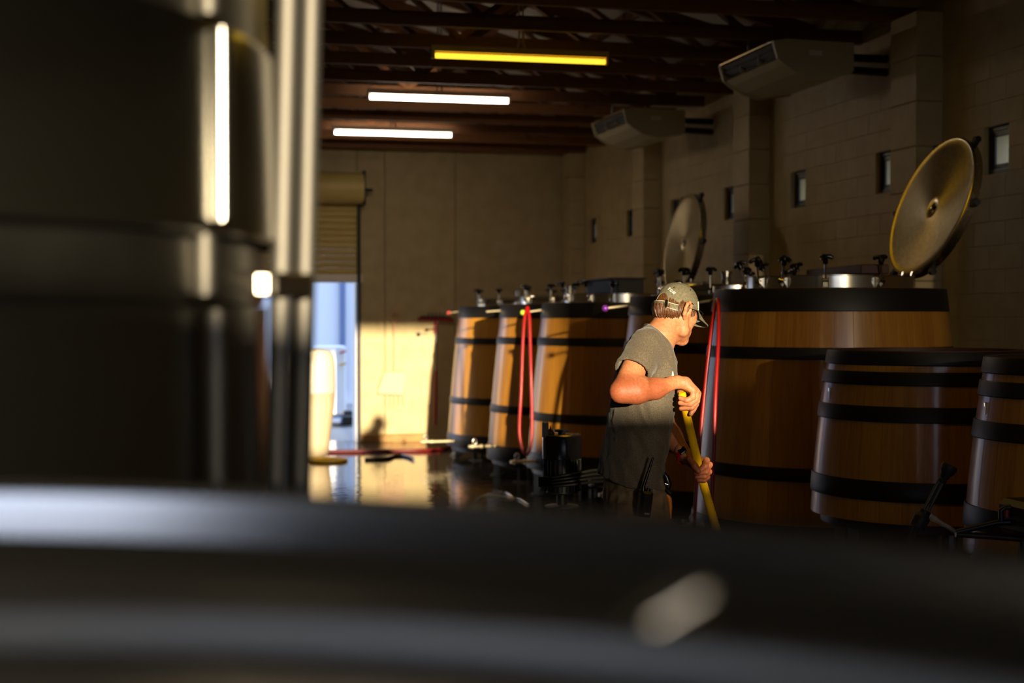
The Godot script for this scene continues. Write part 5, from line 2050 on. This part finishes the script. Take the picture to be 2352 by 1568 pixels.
func cap(o: Node3D) -> void:
	var hy := deg_to_rad(44.0)
	var hp := deg_to_rad(9.0)
	var f0 := Vector3(cos(hy), 0, -sin(hy))
	var f := f0 * cos(hp) + Vector3.DOWN * sin(hp)
	var r := Vector3(sin(hy), 0, cos(hy))
	var C := Transform3D(Basis(f, r.cross(f), r), L(1554, 708, 0.0))
	var na := 96
	var nr := 26
	var pt := func(i: int, k: int, off: float) -> Vector3:
		var lat := PI / 2 * float(i) / nr
		var az := TAU * k / na
		var rr := pow(cos(lat), 0.82) if i < nr else 0.0
		var seam := fposmod(az, PI / 3)
		seam = minf(seam, PI / 3 - seam)
		var dip := 0.0016 * exp(-pow(seam * rr / 0.035, 2)) if i < nr - 1 else 0.0
		var x := cos(az)
		var z := sin(az)
		var ra := (0.097 if x > 0 else 0.096)
		return C * Vector3(x * (ra * rr + off - dip), 0.1 * sin(lat) + off * sin(lat), z * (0.079 * rr + off - dip))
	var open := func(i: int, k: int) -> bool:
		var lat := PI / 2 * (i + 0.5) / nr
		var y := 0.1 * sin(lat)
		var az := absf(TAU * (k + 0.5) / na - PI)
		return y < 0.047 and y > 0.012 and az < deg_to_rad(22.0) * sqrt(maxf(0.0, 1.0 - pow(y / 0.047, 2.0)))
	var mb := MB.new()
	for off in [0.0, -0.003]:
		var rows := []
		for i in nr + 1:
			var row := []
			for k in na:
				row.append(pt.call(i, k, off))
			rows.append(row)
		mb.sheet(rows, true, C * Vector3(0, 0.02, 0), open)
	# rim of the opening and of the crown
	var arch := []
	for j in 25:
		var t := PI * j / 24.0
		var az := PI + deg_to_rad(22.0) * cos(t)
		var y := 0.012 + 0.036 * sin(t)
		var lat := asin(y / 0.1)
		var rr := pow(cos(lat), 0.82)
		arch.append(C * Vector3(cos(az) * 0.096 * rr, y, sin(az) * 0.079 * rr))
	mb.tube(arch, 0.0028, 8)
	var rim := []
	for k in na + 1:
		rim.append(pt.call(0, k % na, -0.001))
	mb.tube(rim, 0.0026, 8, false)
	var co := part("cap", mb, M.cap, o)
	# peak
	var pk := MB.new()
	for th in [0.0, -0.004]:
		var rows := []
		for i in 9:
			var row := []
			var t := i / 8.0
			for k in 21:
				var az := deg_to_rad(lerpf(-58.0, 58.0, k / 20.0))
				var bx := Vector3(cos(az) * 0.096, 0.002, sin(az) * 0.078)
				var reach := 0.098 * pow(cos(az * 1.42), 0.6)
				var down := deg_to_rad(27.0)
				var z := bx.z * (1.0 - 0.12 * t)
				var drop := (bx.x - 0.096) * 0.0 + z * z * 4.2 * t
				row.append(C * (Vector3(bx.x + reach * t * cos(down), bx.y - reach * t * sin(down) - drop + th, z)))
			rows.append(row)
		pk.sheet(rows, false, C * Vector3(0.13, -0.3 if th == 0.0 else 0.3, 0))
	var edge := []
	for k in 21:
		var az := deg_to_rad(lerpf(-58.0, 58.0, k / 20.0))
		var reach := 0.098 * pow(cos(az * 1.42), 0.6)
		var z := sin(az) * 0.078 * 0.88
		edge.append(C * Vector3(cos(az) * 0.096 + reach * cos(deg_to_rad(27.0)), 0.0 - reach * sin(deg_to_rad(27.0)) - z * z * 4.2, z))
	pk.tube(edge, 0.0032, 8)
	part("peak", pk, M.cap, co)
	var bt := MB.new()
	bt.ball(C * Vector3(0, 0.101, 0), Vector3(0.009, 0.004, 0.009))
	part("button", bt, M.cap, co)
	# adjustable strap with light stitching and a buckle
	for e in [[0.0, 0.011, M.cap, "strap"], [0.0105, 0.0012, M.cap_edge, "stitching"], [-0.0105, 0.0012, M.cap_edge, "stitching"]]:
		var st := MB.new()
		var pa := []
		for j in 17:
			var az := deg_to_rad(lerpf(132.0, 222.0, j / 16.0))
			var sag := 0.012 * smoothstep(8.0, 0.0, float(j))
			pa.append(C * Vector3(cos(az) * (0.102), 0.004 + e[0] - sag, sin(az) * (0.086 + (0.002 if j < 6 else 0.0))))
		if e[3] == "strap":
			var rows := []
			for q in [[-1.0, 0.0], [1.0, 0.0], [1.0, -0.003], [-1.0, -0.003], [-1.0, 0.0]]:
				var row := []
				for j in 17:
					var out: Vector3 = ((pa[j] as Vector3) - C.origin).normalized()
					row.append((pa[j] as Vector3) + C.basis.y * q[0] * 0.011 + out * q[1])
				rows.append(row)
			st.sheet(rows, false, C.origin)
		else:
			st.tube(pa, 0.0014, 6)
		part(e[3], st, e[2], co)
	var bk := MB.new()
	var az2 := deg_to_rad(160.0)
	bk.box(C * Vector3(cos(az2) * 0.105, 0.003, sin(az2) * 0.088), Vector3(0.006, 0.03, 0.012), 0.002, C.basis * Basis(Vector3.UP, -az2))
	part("buckle", bk, M.steel_bright, co)
	# small light lettering above the opening, eyelets
	for j in 3:
		var az := deg_to_rad(146.0 + j * 9.0)
		var y := 0.048 + j * 0.0075
		var lat := asin(y / 0.1)
		var rr := pow(cos(lat), 0.82)
		var nn := C.basis * Vector3(cos(az), 0.55, sin(az)).normalized()
		var side := (C.basis.y).cross(nn).normalized()
		var t := inst("lettering", text_mesh(["N", "O", "T"][j], 0.012), M.print, co)
		t.transform = Transform3D(Basis(side, nn.cross(side), nn) * Basis(Vector3.BACK, -0.75), C * Vector3(cos(az) * 0.1 * rr, y + 0.001, sin(az) * 0.081 * rr))
	for az in [30.0, 90.0, 150.0]:
		var a := deg_to_rad(az)
		var y := 0.072
		var rr := pow(cos(asin(y / 0.1)), 0.82)
		var ey := MB.new()
		ey.ball(C * Vector3(cos(a) * 0.098 * rr, y, sin(a) * 0.081 * rr), 0.003, 10, 6)
		part("eyelet", ey, M.dark, co)
	var fe := MB.new()
	var fp := []
	for j in 9:
		var az := deg_to_rad(62.0)
		var lat := deg_to_rad(j * 2.4)
		var rr := pow(cos(lat), 0.82)
		fp.append(C * Vector3(cos(az) * 0.0975 * rr, 0.1 * sin(lat), sin(az) * 0.0795 * rr))
	fe.tube(fp, 0.0035, 8, true, 0.5)
	part("front_patch", fe, M.cap_edge, co)

func hair(o: Node3D, H: Transform3D) -> void:
	var rng := RandomNumberGenerator.new()
	rng.seed = 4
	var mb := MB.new()
	var c := Vector3(0.0, 0.014, 0)
	var rad := Vector3(0.089, 0.079, 0.07)
	var lock := func(az: float, la0: float, la1: float, thick: float, lift: float) -> void:
		var pts := []
		var rs := []
		var sway := rng.randf_range(-0.1, 0.1)
		for j in 7:
			var t := j / 6.0
			var la := deg_to_rad(lerpf(la0, la1, t))
			var a := az + sway * t
			var d := Vector3(cos(a) * cos(la), sin(la), sin(a) * cos(la))
			# below the middle the neck narrows: keep the locks hanging
			var p := c + d * rad
			if p.y < 0.0:
				var out := Vector2(p.x - c.x, p.z).normalized()
				var keep := 0.8 * (0.0 - p.y)
				p += Vector3(out.x * keep * 0.45, 0, out.y * keep * 0.35)
			p += d * (lift * smoothstep(0.15, 0.6, t) + 0.003 * sin(t * PI) * t)
			pts.append(H * p)
			rs.append(thick * (1.0 - 0.75 * t * t) * (0.6 + 0.4 * sin(minf(t * 4.0, 1.0) * PI / 2)))
		mb.tube(pts, rs, 6)
	for layer in 4:
		for k in 74:
			var az := deg_to_rad(lerpf(103.0, 257.0, (k + rng.randf() * 0.9) / 74.0))
			var back := 1.0 - absf(rad_to_deg(az) - 180.0) / 84.0
			var end := lerpf(-20.0, -62.0, clampf(back * 1.9, 0.0, 1.0)) + rng.randf_range(-11.0, 8.0) + layer * 5.0
			lock.call(az, 30.0 - layer * 6.0, end, rng.randf_range(0.0036, 0.006), 0.002 + layer * 0.0026)
	for k in 26:
		for s in [-1.0, 1.0]:
			var az: float = deg_to_rad(lerpf(58.0, 80.0, rng.randf())) * s
			lock.call(az, 14.0, rng.randf_range(-34.0, -14.0), rng.randf_range(0.0025, 0.004), 0.001)
	part("hair", mb, M.hair, o)

func glasses(o: Node3D, H: Transform3D) -> void:
	var g := MB.new()
	for s in [-1.0, 1.0]:
		var pts := []
		for j in 21:
			var a := TAU * j / 20
			pts.append(H * Vector3(0.104 - 0.006 * absf(sin(a)) * 0.5, -0.008 + 0.019 * sin(a), (0.034 + 0.025 * cos(a)) * s))
		g.tube(pts, 0.0016, 8, false)
		g.tube([H * Vector3(0.1, 0.006, 0.058 * s), H * Vector3(0.092, 0.008, 0.068 * s), H * Vector3(0.05, 0.012, 0.074 * s), H * Vector3(-0.01, 0.018, 0.08 * s), H * Vector3(-0.03, 0.004, 0.084 * s)], 0.0022, 8, true, 1.0)
	g.tube([H * Vector3(0.106, -0.004, -0.01), H * Vector3(0.11, 0.0, 0.0), H * Vector3(0.106, -0.004, 0.01)], 0.0016, 8)
	var go := part("glasses", g, M.black_gloss, o)
	for s in [-1.0, 1.0]:
		var ln := MB.new()
		var ring := []
		for j in 24:
			var a := TAU * j / 24
			ring.append(Vector2(0.0245 * cos(a), 0.0185 * sin(a)))
		ln.prism(PackedVector2Array(ring), 0.0015, Transform3D(Basis(H.basis.z, H.basis.y, -H.basis.x), H * Vector3(0.103, -0.008, 0.034 * s)))
		part("lens", ln, M.lens, go)
